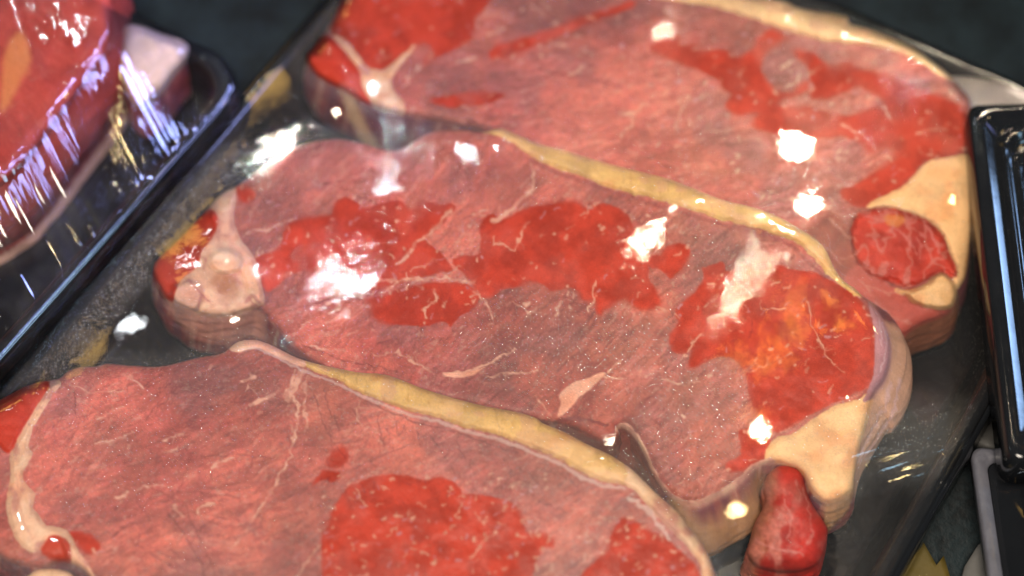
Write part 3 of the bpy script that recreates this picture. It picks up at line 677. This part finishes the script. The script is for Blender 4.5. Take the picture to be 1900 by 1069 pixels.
def paint_c(c, x, y, d, fine, mid):
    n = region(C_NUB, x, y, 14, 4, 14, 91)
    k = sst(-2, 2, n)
    c = lerp(c, np.array([0.14, 0.03, 0.02]), (0.65 * sst(-9, -1, n) * sst(6, 1, n))[:, None])  # dark ring: shade of the recess round the tail muscle, painted on
    rg = 1 - np.abs(2 * fbm(x / 34, y / 34, 121, 3) - 1) * 5
    c = lerp(c, np.array([0.50, 0.05, 0.03]) * (0.35 + 1.3 * mid)[:, None], (0.75 * k)[:, None])
    c = lerp(c, np.array([0.50, 0.17, 0.14]), (0.6 * k * sst(0.3, 0.9, rg))[:, None])
    for p, w in (([(1600,400),(1650,410),(1680,440),(1700,470)], 3), ([(1700,440),(1712,455),(1705,480)], 2), ([(1720,420),(1735,450),(1745,470)], 5), ([(1690,420),(1720,440)], 2)):
        c = lerp(c, np.array([0.55, 0.16, 0.14]), (k * 0.7 * vein(p, x, y, w, w, 5, 92))[:, None])
    c = lerp(c, np.array([0.62, 0.24, 0.06]), (0.55 * sst(-3, 3, region([(1642,402),(1662,398),(1680,408),(1672,418),(1655,420),(1644,414)], x, y, 14, 4, 9, 93)))[:, None])
    f = region([(1590,490),(1650,526),(1690,560),(1720,575),(1740,585),(1700,605),(1668,630),(1640,620),(1600,570),(1570,520)], x, y, 14, 5, 14, 94)
    c = lerp(c, np.array([0.44, 0.075, 0.055]) * (0.75 + 0.5 * mid)[:, None], (0.9 * sst(-4, 4, f) * (1 - k))[:, None])
    c = lerp(c, CREAM * 0.95, (0.8 * vein([(1665,540),(1690,545),(1712,540)], x, y, 9, 5, 2, 95))[:, None])
    v = region([(1480,440),(1530,400),(1555,395),(1580,440),(1590,490),(1560,510),(1530,470)], x, y, 14, 5, 14, 96)
    c = lerp(c, np.array([0.27, 0.050, 0.03]) * (0.5 + 1.0 * mid)[:, None], (0.85 * sst(-6, 8, v) * (1 - sst(2, 9, n)))[:, None])
    for p, w in (([(1500,440),(1530,455),(1560,490)], 4), ([(1540,405),(1562,430),(1588,445)], 5), ([(1590,470),(1560,480)], 3), ([(1585,400),(1560,398),(1545,392)], 6), ([(1690,528),(1650,545),(1610,530)], 4), ([(1620,560),(1660,590),(1690,600)], 5), ([(1600,520),(1640,575)], 3)):
        c = lerp(c, np.array([0.52, 0.20, 0.15]), (0.55 * vein(p, x, y, w, w * .5, 6, 131))[:, None])
    c = lerp(c, np.array([0.55, 0.20, 0.035]), (0.5 * vein([(1800,300),(1802,440),(1790,515)], x, y, 7, 5, 3, 97))[:, None])
    return c


STEAK_C = Slab(C_OUT, C_CTRL, 37, C_W,
    [('fat_strip', C_RIM, np.array([0.78, 0.50, 0.24]), 1.6, 1), ('fat_wedge', C_WEDGE, CREAM, 0.8, 2), ('tail_muscle', C_NUB, NUB, 1.4, 3, 9), ('fat_knob', C_KNOB, CREAM * 0.95, 3.0, 4),
     ('side_fat', C_LEFTFAT, np.array([0.74, 0.40, 0.22]), 0.9, 5), ('red_edge_muscle', C_REDNUB, np.array([0.48, 0.04, 0.02]), 1.6, 6)],
    C_V, C_CR_SHADE, paint_c, -0.35, crackz=[(800,60,1400,380,-0.4,0.5,90,26)], wall_cols=[([(630,160),(660,180),(680,300),(640,290)], (0.60,0.40,0.24), .8), ([(1640,600),(1790,540),(1790,620),(1660,690)], (0.20,0.075,0.04), .9)])
STEAK_C.lat = lambda x, y: 0.0022

def paint_t(c, x, y, d, fine, mid):
    k = 0.5 + 1.0 * mid * (0.8 + 0.4 * fine)
    c = lerp(c, np.array([0.42, 0.024, 0.018]) * k[:, None], 0.9)
    q = sst(1486, 1440, x + 50 * (mid - 0.5) - 0.15 * (1000 - y)) * sst(880, 930, y)  # left part in pinkish tan: haze of the film painted into the meat
    c = lerp(c, np.array([0.40, 0.17, 0.10]) * (0.7 + 0.6 * fine)[:, None], (0.8 * sst(1430, 1405, x + 40 * (mid - 0.5) - 0.2 * (1000 - y)))[:, None])
    c = lerp(c, np.array([0.52, 0.17, 0.13]) * (0.6 + 0.8 * fine)[:, None], (0.75 * q * sst(0.35, 0.6, fbm(x / 20, y / 30, 99, 3)))[:, None])
    for p, w in (([(1490,905),(1502,950),(1508,985),(1500,1010)], 3), ([(1455,930),(1470,960),(1462,1000)], 4), ([(1400,1000),(1440,1020),(1490,1030)], 5), ([(1478,890),(1486,930)], 2)):
        c = lerp(c, np.array([0.58, 0.22, 0.19]), (0.6 * vein(p, x, y, w, w * 0.6, 5, 101))[:, None])
    return c


# ---- tail of the middle steak: a dark red lobe curling down below its fat wedge
T_OUT = [(1416,902),(1427,876),(1448,863),(1470,866),(1487,877),(1495,900),(1500,920),(1514,946),(1530,970),(1536,985),(1531,1018),(1518,1045),(1492,1059),(1465,1062),(1432,1060),(1403,1050),(1386,1028),(1394,1000),(1404,965),(1420,930)]
T_CTRL = [(1450,880,28),(1485,900,28),(1400,1020,23),(1530,1000,24),(1465,960,30),(1465,1040,27),(1465,1110,22)]
TAIL = Slab(T_OUT, T_CTRL, 51, (), (), [([(1470,930),(1490,960),(1500,1000)],3,2), ([(1430,960),(1440,1000)],10,3), ([(1450,1010),(1480,1015)],2,2)], (), paint_t, 0.9, wall_px=60, rnd=44, rz=0.008, bumpy=2.4, flecks=14, wall_cols=[([(1380,1000),(1550,1000),(1550,1120),(1380,1120)], (0.34,0.02,0.015), .95)])  # dark red wall colour stands for the lobe's reflection below it
TAIL.lat = lambda x, y: 0.0004

# ---- corner of a fourth steak at the bottom left
E_OUT = [(40,1085),(55,1066),(70,1057),(90,1054),(115,1057),(135,1066),(160,1100),(150,1150),(60,1150)]
E_CTRL = [(60,1070,24),(130,1070,25),(100,1055,24),(100,1120,22),(60,1130,20),(140,1130,20)]
STEAK_E = Slab(E_OUT, E_CTRL, 61, (), [('fat_strip', [(30,1040),(150,1040),(170,1160),(40,1160)], np.array([0.74,0.45,0.26]), 0.3, 0)], (), (), None, 0.3, wall_px=50, rnd=14, flecks=0)
STEAK_E.lat = lambda x, y: 0.001

# ---- slab in the neighbouring package, top left
D_OUT = [(-180,440),(-60,380),(10,338),(60,285),(105,225),(150,165),(185,120),(208,85),(214,50),(210,10),(205,-60),(150,-140),(-60,-160),(-200,-60),(-240,200)]
D_CTRL = [(10,330,46),(100,220,47),(200,90,46),(200,-30,46),(0,0,50),(-150,200,47),(100,60,50)]
D_V = [([(30,30),(50,60),(45,100)],6,4), ([(90,20),(130,50),(170,40)],4,3), ([(60,150),(100,130)],5,3), ([(150,110),(180,80)],3,2), ([(20,200),(60,180)],4,3), ([(100,90),(112,60),(150,30)],3,2)]


def paint_d(c, x, y, d, fine, mid):
    lo = sst(92, 100, d + 10 * (fine - 0.5)) * sst(128, 116, d)
    side = sst(0, 8, d)[:, None]
    c = lerp(c, np.array([0.33, 0.036, 0.026]) * (0.6 + 0.8 * mid)[:, None], 0.8)
    c = lerp(c, np.array([0.30, 0.045, 0.035]) * (0.6 + 0.8 * mid)[:, None], side)
    c = lerp(c, np.array([0.62, 0.36, 0.27]), lo[:, None])
    k = sst(-8, 8, region([(10,90),(40,60),(60,110),(40,150),(20,190),(0,200)], x, y, 14, 6, 20, 98))
    return lerp(c, np.array([0.62, 0.24, 0.07]), (0.6 * k)[:, None])  # orange glow painted into the colour of the slab


STEAK_D = Slab(D_OUT, D_CTRL, 43, [], (), D_V, (), paint_d, 0.8, wall_px=125, drop=0.00034, rnd=30, rz=0.005, flecks=80)
STEAK_D.lat = lambda x, y: 0.004
DT_OUT = [(225,60),(236,46),(262,47),(300,62),(347,80),(350,104),(320,140),(300,168),(262,200),(235,170),(222,110)]
DT_CTRL = [(240,60,38),(340,90,34),(270,190,31),(230,120,40)]
TAIL_D = Slab(DT_OUT, DT_CTRL, 47, (), [('fat', [(150,-10),(420,10),(420,260),(150,280)], np.array([0.66,0.46,0.36]), 0.1, 0)], (), (), None, 0.3, wall_px=45, rnd=24, rz=0.005, flecks=0)
TAIL_D.lat = lambda x, y: 0.0015

MAIN = [STEAK_A, STEAK_B, STEAK_C, TAIL, STEAK_E]
steak_info = [
 (STEAK_A, ['lean_meat', 'fat_strip', 'fat_lip', 'fat_rim', 'side_fat', 'red_edge_muscle', 'red_tip_muscle'], 'nearest raw sirloin steak, yellow fat strip and thin white seam along its back edge', (600, 900)),
 (STEAK_B, ['lean_meat', 'fat_strip', 'fat_wedge', 'gristle', 'red_edge_muscle', 'silver_skin', 'fat_rim'], 'middle raw sirloin steak, pale gristle at one end and large wet red patches', (1000, 560)),
 (STEAK_C, ['lean_meat', 'fat_strip', 'fat_wedge', 'tail_muscle', 'fat_knob', 'side_fat', 'red_edge_muscle'], 'farthest raw sirloin steak, dark red tail and fat wedge beside the ribbed black tray', (1200, 180)),
]
G_ST = 'raw sirloin steaks laid in a row in the tray'
for s, names, label, cpx in steak_info:
    r = thing('sirloin_steak', label, 'steak', P(cpx[0], cpx[1], 0.0025), G_ST)
    s.build(r, names)
    if s is STEAK_B: TAIL.build(r, ['tail_muscle'])
r = thing('sirloin_steak', 'pale fatty tip of a steak just showing at the bottom corner below the front steak', 'steak', P(100, 1110, 0.0025), G_ST)
STEAK_E.build(r, ['fat_strip'])
r = thing('beef_slab', 'thick dark red beef slab under wrinkled film in the neighbouring package', 'beef', P(60, 150, 0.004))
STEAK_D.build(r, ['lean_meat'], 2.5, (-150, 400, -160, 640)); TAIL_D.build(r, ['fat_tail'], 2.5)


# ------------------------------------------------------------------ trays
def line_meet(p, d, q, e):
    A = np.array([[d[0], -e[0]], [d[1], -e[1]]]); t = np.linalg.solve(A, q - p); return p + d * t[0]


def ring(corners, inset, rad, nc=14, ns=40):
    """rounded polygon inside (inset>0) a convex corner list, counter-clockwise, fixed number of points"""
    c = np.array(corners, float); n = len(c); L = []
    for i in range(n):
        e = c[(i + 1) % n] - c[i]; e /= np.linalg.norm(e); nn = np.array([-e[1], e[0]])
        L.append((c[i] + nn * inset, e))
    k = [line_meet(L[i - 1][0], L[i - 1][1], L[i][0], L[i][1]) for i in range(n)]
    arcs = []
    for i in range(n):
        a, b, d = k[i - 1], k[i], k[(i + 1) % n]
        u = (a - b) / np.linalg.norm(a - b); v = (d - b) / np.linalg.norm(d - b)
        half = math.acos(np.clip(u @ v, -1, 1)) / 2
        t = rad / math.tan(half); cen = b + (u + v) / np.linalg.norm(u + v) * rad / math.sin(half)
        s0, s1 = b + u * t - cen, b + v * t - cen
        a0 = math.atan2(s0[1], s0[0]); da = (math.atan2(s1[1], s1[0]) - a0 + math.pi) % (2 * math.pi) - math.pi
        arcs.append([cen + rad * np.array([math.cos(a0 + da * j / nc), math.sin(a0 + da * j / nc)]) for j in range(nc + 1)])
    pts = []
    for i in range(n):
        pts += arcs[i]
        a, b = arcs[i][-1], arcs[(i + 1) % n][0]
        pts += [a + (b - a) * j / ns for j in range(1, ns)]
    return np.array(pts)


def loft(name, rings, mat, parent=None, cap=True, smooth=True):
    n = len(rings[0]); V = np.concatenate(rings); Q = []
    for k in range(len(rings) - 1):
        i = np.arange(n); j = (i + 1) % n
        Q.append(np.stack([k * n + i, k * n + j, (k + 1) * n + j, (k + 1) * n + i], 1))
    Q = np.concatenate(Q)
    if cap:
        c = rings[-1].mean(0); V = np.concatenate([V, c[None]]); m = len(V) - 1
        i = np.arange(0, n - 1, 2); j = (i + 1) % n; l = (i + 2) % n
        Q = np.concatenate([Q, np.stack([np.full(len(i), m), (len(rings) - 1) * n + i, (len(rings) - 1) * n + j, (len(rings) - 1) * n + l], 1)])
        if n % 2: pass
    o = mk(name, V, Q, mat, None, smooth=smooth)
    if parent is not None: adopt(o, parent)
    return o


def rings_of(corners, prof, z0, rad, flute=None):
    out = []
    for inset, z, r, f in prof:
        p = ring(corners, inset, max(r, 0.002))
        if f and flute:
            e = np.roll(p, -1, 0) - np.roll(p, 1, 0); e /= np.linalg.norm(e, axis=1, keepdims=True)
            nn = np.stack([-e[:, 1], e[:, 0]], 1)
            s = np.concatenate([[0], np.cumsum(np.linalg.norm(np.diff(p, axis=0), axis=1))])
            p = p + nn * (f * (0.5 - 0.5 * np.cos(2 * math.pi * s / flute)) ** 1.0)[:, None]
        out.append(np.concatenate([p, np.full((len(p), 1), z0 + z)], 1))
    return out


RIMZ = 0.022
def xy(px, py, z): return P(px, py, z)[:2]
l0, l1 = xy(-30, 745, RIMZ), xy(600, 0, RIMZ)
r0, r1 = xy(1660, 1069, RIMZ), xy(1866, 700, RIMZ)
dl = (l1 - l0) / np.linalg.norm(l1 - l0); dr = (r1 - r0) / np.linalg.norm(r1 - r0)
ax = dl + dr; ax /= np.linalg.norm(ax); nx = np.array([ax[1], -ax[0]])
mid = xy(1000, 500, RIMZ)
far = mid + ax * 0.235; near = mid - ax * 0.215
f0, f1 = xy(1550, 6, RIMZ), xy(1790, 111, RIMZ); df = (f1 - f0) / np.linalg.norm(f1 - f0)
MAINQ = [line_meet(near, nx, l0, dl), line_meet(near, nx, r0, dr), line_meet(f0, df, r0, dr), line_meet(f0, df, l0, dl)]
tray = thing('meat_tray', 'black plastic meat tray sealed with clear film over the row of steaks', 'tray', (*mid, 0.0))
prof_main = [(0.001, -0.006, .024, 0), (-.0012, -0.004, .025, 0), (-.0012, -0.001, .025, 0), (0.0, 0.0, .024, 0), (.0045, 0.0002, .021, 0), (.0056, -0.001, .02, 0), (.0075, -0.006, .02, 0), (.011, -0.0185, .018, 0), (.014, -.0205, .016, 0), (.03, -.0212, .01, 0)]
loft('tray_shell', rings_of(MAINQ, prof_main, RIMZ, .024), BLACK, tray)

# neighbouring package, top left
RZ2 = 0.030
cD = xy(475, 133, RZ2); dA = xy(0, 668, RZ2) - cD; dB = xy(215, 8, RZ2) - cD
dA /= np.linalg.norm(dA); dB /= np.linalg.norm(dB)
LEFTQ = [cD + dA * .20 + dB * .20, cD + dA * .20, cD, cD + dB * .20]
tray2 = thing('meat_package', 'black meat package wrapped in wrinkled film with bluish shine, beside the main tray', 'meat package', (*(cD + dA * .1 + dB * .1), 0.0))
prof2 = [(.006, -.024, .02, 0), (.001, -.004, .016, 0), (-.0006, -.002, .016, 0), (0, 0, .016, 0), (.004, 0, .014, 0), (.0055, -.002, .013, 0), (.010, -.024, .01, 0), (.014, -.0265, .008, 0), (.03, -.027, .006, 0)]
loft('tray_shell', rings_of(LEFTQ, prof2, RZ2, .016), BLACK, tray2)

# empty ribbed tray at the right, standing over the corner of the main tray
RZ3 = 0.040
k0, k1, k2 = xy(1797, 194, RZ3), xy(1873, 852, RZ3), xy(2300, 176, RZ3)
RQ = [k1 + (k2 - k0) * 1.0, k2, k0, k1][::1]
e1, e2 = RQ[1] - RQ[0], RQ[2] - RQ[1]
if e1[0] * e2[1] - e1[1] * e2[0] < 0: RQ = RQ[::-1]
tray3 = thing('empty_tray', 'empty glossy black tray with ribbed sides resting against the corner of the main tray', 'tray', (*np.mean(RQ, 0), 0.0))
prof3 = [(.004, -.020, .004, 0), (0, -.016, .004, 0), (-.0003, -.001, .004, 0), (.0006, 0, .004, 0), (.0040, -.0002, .004, 0), (.0042, -.00035, .005, 0), (.0046, -.00055, .005, 0), (.0076, -.00225, .006, 0), (.0080, -.0024, .006, 0), (.0084, -.0022, .007, 0), (.0092, -.0004, .008, 0), (.0100, -.0006, .009, 0), (.0112, -.0030, .009, 0), (.0128, -.0034, .009, 0), (.0142, -.0026, .009, 0), (.0156, -.006, .009, 0), (.0185, -.030, .008, 0), (.022, -.034, .008, 0), (.04, -.035, .006, 0)]
loft('tray_shell', rings_of(RQ, prof3, RZ3, .006, 0.0105), BLACK, tray3)

# corner of another tray, bottom right
RZ4 = 0.018
j0, j1, j2 = xy(1802, 828, RZ4), xy(1836, 1069, RZ4), xy(1950, 843, RZ4)
d1 = (j1 - j0) / np.linalg.norm(j1 - j0); d2 = (j2 - j0) / np.linalg.norm(j2 - j0)
BQ = [j0, j0 + d1 * .16, j0 + d1 * .16 + d2 * .2, j0 + d2 * .2]
GREYP = mat_plastic('grey_plastic_edge', (0.10, 0.10, 0.12), 0.35, 0.3, 150)
tray4 = thing('flanged_tray', 'black tray corner with a grey cut edge, below the ribbed empty tray', 'tray', (*np.mean(BQ, 0), 0.0))
loft('grey_edge', rings_of(BQ, [(.0018, -.006, .003, 0), (0, -.005, .003, 0), (0, -.0004, .003, 0), (.0008, 0, .003, 0), (.0036, 0.0002, .003, 0), (.0040, -.0010, .003, 0)], RZ4, .003), GREYP, tray4, cap=False)
loft('tray_shell', rings_of(BQ, [(.0041, -.0022, .003, 0), (.0042, -.0006, .003, 0), (.0115, -.0008, .012, 0), (.0122, .0012, .012, 0), (.0138, .0014, .012, 0), (.0146, -.001, .012, 0), (.0158, -.0012, .012, 0), (.0166, .0004, .011, 0), (.0178, .0002, .011, 0), (.021, -.014, .01, 0), (.03, -.0150, .008, 0)], RZ4, .01), BLACK, tray4)


# ------------------------------------------------------------------ films
def membrane(slabs, quad, rad, rimz, lim, step=6, it=1600):
    rp = ring(quad, 0.0025, rad); rpx = proj(np.concatenate([rp, np.full((len(rp), 1), rimz)], 1))
    xs = np.arange(lim[0], lim[1], step); ys = np.arange(lim[2], lim[3], step)
    X, Y = np.meshgrid(xs, ys); shp = X.shape
    d = sdf(rpx, X, Y).reshape(shp); x, y = X.ravel(), Y.ravel()
    Hh = np.full(x.shape, -1.0)
    for s in slabs: Hh = np.maximum(Hh, s.obstacle(x, y))
    Hh = Hh.reshape(shp) + 0.0004
    rim = d >= 0
    F = np.maximum(Hh, rimz); F = np.where(rim, rimz, F)
    ob = np.where(rim, -1, Hh)
    for k in range(it):
        p = np.pad(F, 1, mode='edge')
        F = np.maximum(ob, 0.25 * (p[:-2, 1:-1] + p[2:, 1:-1] + p[1:-1, :-2] + p[1:-1, 2:]))
        F[rim] = rimz
    for k in range(3):
        p = np.pad(F, 1, mode='edge'); G = 0.25 * (p[:-2, 1:-1] + p[2:, 1:-1] + p[1:-1, :-2] + p[1:-1, 2:])
        F = np.where(rim, rimz, np.maximum(ob - 0.0003, G))
    return rpx, xs, ys, F


def sample(F, xs, ys, x, y):
    i = np.clip((x - xs[0]) / (xs[1] - xs[0]), 0, len(xs) - 1.001); j = np.clip((y - ys[0]) / (ys[1] - ys[0]), 0, len(ys) - 1.001)
    a, b = i.astype(int), j.astype(int); fx, fy = i - a, j - b
    # cubic-ish smoothing by averaging four bilinear taps
    def bl(i, j):
        i = np.clip(i, 0, len(xs) - 1.001); j = np.clip(j, 0, len(ys) - 1.001)
        a, b = i.astype(int), j.astype(int); fx, fy = i - a, j - b
        return (F[b, a] * (1 - fx) + F[b, a + 1] * fx) * (1 - fy) + (F[b + 1, a] * (1 - fx) + F[b + 1, a + 1] * fx) * fy
    return (bl(i - .5, j) + bl(i + .5, j) + bl(i, j - .5) + bl(i, j + .5)) / 4


def make_film(slabs, quad, rad, rimz, lim, mlim, step, mat, parent, mistf, dispf=None):
    rpx, xs, ys, F = membrane(slabs, quad, rad, rimz, lim)
    X, Y = np.meshgrid(np.arange(mlim[0], mlim[1], step), np.arange(mlim[2], mlim[3], step)); shp = X.shape
    d, fx, fy = sdf(rpx, X, Y, True)
    used, Q = grid_faces((d < 36).reshape(shp))
    x, y, d, fx, fy = X.ravel()[used], Y.ravel()[used], d[used], fx[used], fy[used]
    out = d > 0
    z = np.where(out, rimz, sample(F, xs, ys, x, y))
    hh = np.full(x.shape, -1.0)
    for s in slabs: hh = np.maximum(hh, s.obstacle(x, y))
    z = np.where(out, z, np.maximum(z, hh + 0.00025))
    gap = z - hh
    if dispf is not None: z = z + np.where(out, 0, dispf(x, y, d))
    z = z + 0.0006
    V = np.where(out[:, None], P(fx, fy, np.full(x.shape, rimz + 0.0006)), P(x, y, z))
    o = P(x, y, rimz) - P(fx, fy, rimz); o[:, 2] = 0; o /= np.linalg.norm(o, axis=1, keepdims=True) + 1e-12
    t = np.clip(d / 30, 0, 1)
    V = V + o * (0.0046 * np.sin(t * math.pi / 2) * out)[:, None]
    V[:, 2] -= np.where(out, 0.009 * (1 - np.cos(t * math.pi / 2)), 0)
    mist, rip = mistf(x, y, d, gap)
    f = mk('film_wrap', V, Q, mat, None, {'mist': mist, 'ripple': rip})
    adopt(f, parent)
    return f


def mist_main(x, y, d, gap):
    wet = np.full(x.shape, -14.0)
    for s in (STEAK_A, STEAK_B, STEAK_C):
        wet = np.maximum(wet, s.wetness(x, y))
        for f in (s.fats if s is not STEAK_D else ()):
            if f[0] in ('red_edge_muscle', 'tail_muscle', 'red_tip_muscle'):
                wet = np.maximum(wet, region(f[1], x, y, 14, 3, 12, 5))
    wet = np.maximum(wet, region([(1425,880),(1450,864),(1490,872),(1518,946),(1545,985),(1540,1075),(1380,1075),(1384,1000),(1410,930)], x, y, 14, 5, 14, 7))
    ws = 1.5 + 9 * sst(0.52, 0.70, fbm(x / 70, y / 70, 209, 2)); w = sst(-ws, ws, wet)
    w = w * (1 - (0.30 + 0.35 * sst(430, 330, y)) * sst(0.52, 0.68, fbm(x / 55, y / 55, 207, 4)))
    m = (1 - w) * (0.75 + 0.5 * fbm(x / 170, y / 170, 201, 3))
    rip0 = 0.05 * sst(235, 300, y) * sst(-95, -65, d) * sst(-6, -25, d) * sst(900, 700, x) * sst(0.003, 0.008, gap)
    rip = rip0 + 0.015 + lerp(0.22, 0.10, sst(860, 960, x)) * (1 - 0.6 * sst(1400, 1460, x) * sst(440, 500, y)) * w * sst(0.45, 0.62, fbm(x / 60, y / 60, 203, 3))
    m = m * lerp(1.0, 0.42, sst(0.004, 0.014, gap))
    m = m * lerp(1.0, 0.35, sst(1540, 1680, x) * sst(240, 420, y))
    m = m * lerp(1.0, 0.45, sst(1380, 1520, x) * sst(230, 120, y - 0.36 * (x - 1400)) * sst(0.004, 0.012, gap))
    m = m + 0.9 * sst(120, 20, np.hypot((x - 1700) / 1.5, (y - 815))) * (0.5 + fbm((x * .32 + y * .95) / 12, x / 150, 216, 3))
    m = m * (1 + 0.5 * sst(1, 0.2, np.hypot((x - 1080) / 330, (y - 650) / 110)))
    m = np.maximum(m, 2.0 * sst(235, 300, y) * sst(-95, -60, d) * sst(-8, -30, d) * sst(900, 700, x) * sst(0.003, 0.008, gap))
    return np.where(d > -2, 0.05, m), rip


def disp_main(x, y, d):
    # crumpled skirt towards the rim and slack folds over the open corner
    k = sst(-95, -50, d) * sst(1200, 600, x) * sst(235, 300, y)
    a = (0.00012 * (fbm(x / 7, y / 9, 211, 3) - 0.5) + 0.0003 * (fbm(x / 60, y / 60, 212, 2) - 0.5)) * k
    u = (x * 0.32 + y * 0.95)
    g = region([(1560,800),(1700,760),(1850,740),(1780,860),(1640,920),(1560,900)], x, y, 14, 0) ; g = sst(-14, 14, g)
    b = (0.00030 * (fbm(u / 6, x / 120, 213, 3) - 0.5) + 0.0004 * (fbm(u / 26, x / 90, 214, 2) - 0.5)) * g
    return a + b


make_film(MAIN, MAINQ, .021, RIMZ + .0005, (-420, 2360, -420, 1500), (-140, 2040, -150, 1210), 3.0, FILM, tray, mist_main, disp_main)


def mist_left(x, y, d, gap):
    return 0.25 * np.ones_like(x) * sst(0.3, 0.7, fbm(x / 60, y / 60, 221, 3)), 0.02 * np.ones_like(x)


def disp_left(x, y, d):
    # tight pleats running from the meat down to the rim
    u = (x * 0.88 - y * 0.47); v = (x * 0.47 + y * 0.88)
    r = fbm(u / 8, v / 400, 231, 2)
    side = sst(-10, 40, sdf(STEAK_D.out, x, y))
    return (0.0006 * (r - 0.5) * side + 0.0002 * (fbm(u / 14, v / 90, 233, 2) - 0.5)) * sst(0, -25, d)


make_film([STEAK_D, TAIL_D], LEFTQ, .014, RZ2 + .0005, (-420, 520, -320, 900), (-150, 500, -150, 760), 2.5, FILM2, tray2, mist_left, disp_left)


# ------------------------------------------------------------------ counter and the things on it
def mat_counter():
    m, nt, N, L = new_mat('counter_surface')
    tc = N('ShaderNodeTexCoord'); ob = tc.outputs['Object']
    g = nz(nt, 45, 6, 0.7, ob); g2 = nz(nt, 420, 3, 0.7, ob)
    r = N('ShaderNodeValToRGB'); r.color_ramp.elements[0].position = 0.40; r.color_ramp.elements[1].position = 0.62
    r.color_ramp.elements[0].color = (0.0018, 0.0035, 0.0045, 1); r.color_ramp.elements[1].color = (0.010, 0.019, 0.023, 1)
    mx = N('ShaderNodeMath'); mx.operation = 'MULTIPLY_ADD'; mx.inputs[1].default_value = 0.35
    L(g2.outputs['Fac'], mx.inputs[0]); L(math2(nt, 'MULTIPLY', g.outputs['Fac'], 0.7), mx.inputs[2]); L(mx.outputs[0], r.inputs[0])
    b = N('ShaderNodeBsdfPrincipled'); L(r.outputs[0], b.inputs['Base Color']); b.inputs['Roughness'].default_value = 0.6; b.inputs['Specular IOR Level'].default_value = 0.25
    bp = N('ShaderNodeBump'); bp.inputs['Strength'].default_value = 0.4; bp.inputs['Distance'].default_value = 0.001
    L(g2.outputs['Fac'], bp.inputs['Height']); L(bp.outputs[0], b.inputs['Normal'])
    o = N('ShaderNodeOutputMaterial'); L(b.outputs[0], o.inputs[0]); return m


def box(name, c0, c1, mat, parent=None):
    (x0, y0, z0), (x1, y1, z1) = c0, c1
    V = [(x0,y0,z0),(x1,y0,z0),(x1,y1,z0),(x0,y1,z0),(x0,y0,z1),(x1,y0,z1),(x1,y1,z1),(x0,y1,z1)]
    return mk(name, V, [(3,2,1,0),(4,5,6,7),(0,1,5,4),(1,2,6,5),(2,3,7,6),(3,0,4,7)], mat, parent, smooth=False)


ctr = box('counter', (-0.7, -0.5, -0.03), (0.7, 0.9, -0.003), mat_counter()); ctr['kind'] = 'structure'
ctr['label'] = 'dark mottled display counter under the trays'


def flat_thing(name, poly, z, thick, mat, label, cat, bulge=0.0):
    q = smooth_poly(poly, 3) if bulge else np.array([np.array(poly[i]) * (1 - k / 4) + np.array(poly[(i + 1) % len(poly)]) * k / 4 for i in range(len(poly)) for k in range(4)], float); pts = P(q[:, 0], q[:, 1], z)
    n = len(pts); c = pts.mean(0)
    rings = [np.stack([c[0] + (pts[:, 0] - c[0]) * k, c[1] + (pts[:, 1] - c[1]) * k, np.full(n, zz)], 1) for k, zz in ((1, z - thick), (1, z - .2 * thick), (.97, z), (.7, z + bulge), (.3, z + bulge * 1.3))]
    if n % 2 == 1: rings = [r[:-1] for r in rings]
    o = loft(name, rings, mat); o['label'] = label; o['category'] = cat
    return o


PAPER = mat_plastic('absorbent_paper', (0.60, 0.52, 0.47), 0.8, 0.8, 90)
flat_thing('absorbent_pad', [(1735,150),(1771,140),(1800,143),(1827,148),(1850,152),(1878,158),(1900,170),(1960,185),(1990,230),(1900,260),(1760,250),(1730,200)], 0.020, 0.016, PAPER, 'creased whitish absorbent pad beyond the far steak and above the ribbed tray', 'pad', 0.003)
OCHRE = mat_plastic('ochre_surface', (0.085, 0.06, 0.010), 0.6, 0.2, 60)
GREYC = mat_plastic('grey_patch', (0.10, 0.097, 0.092), 0.6, 0.2, 60)
flat_thing('ochre_patch', [(1640,1140),(1712,1002),(1738,1048),(1752,1030),(1785,1140)], 0.002, 0.003, OCHRE, 'flat ochre patch lying on the counter below the tray rim', 'card')  # thin flat piece giving the counter a brownish yellow patch
flat_thing('grey_patch', [(1775,1110),(1790,1050),(1815,1010),(1860,980),(1900,1000),(1900,1110)], 0.003, 0.003, GREYC, 'flat grey patch on the counter partly under the flanged tray', 'card')  # thin flat piece for a grey patch of the counter
flat_thing('grey_patch_back', [(1800,770),(1850,700),(1900,690),(1900,860),(1860,838),(1810,822)], 0.000, 0.002, GREYC, 'flat grey patch on the counter between the main tray rim and the ribbed tray', 'sheet')  # another thin piece, greying the counter beside the rim
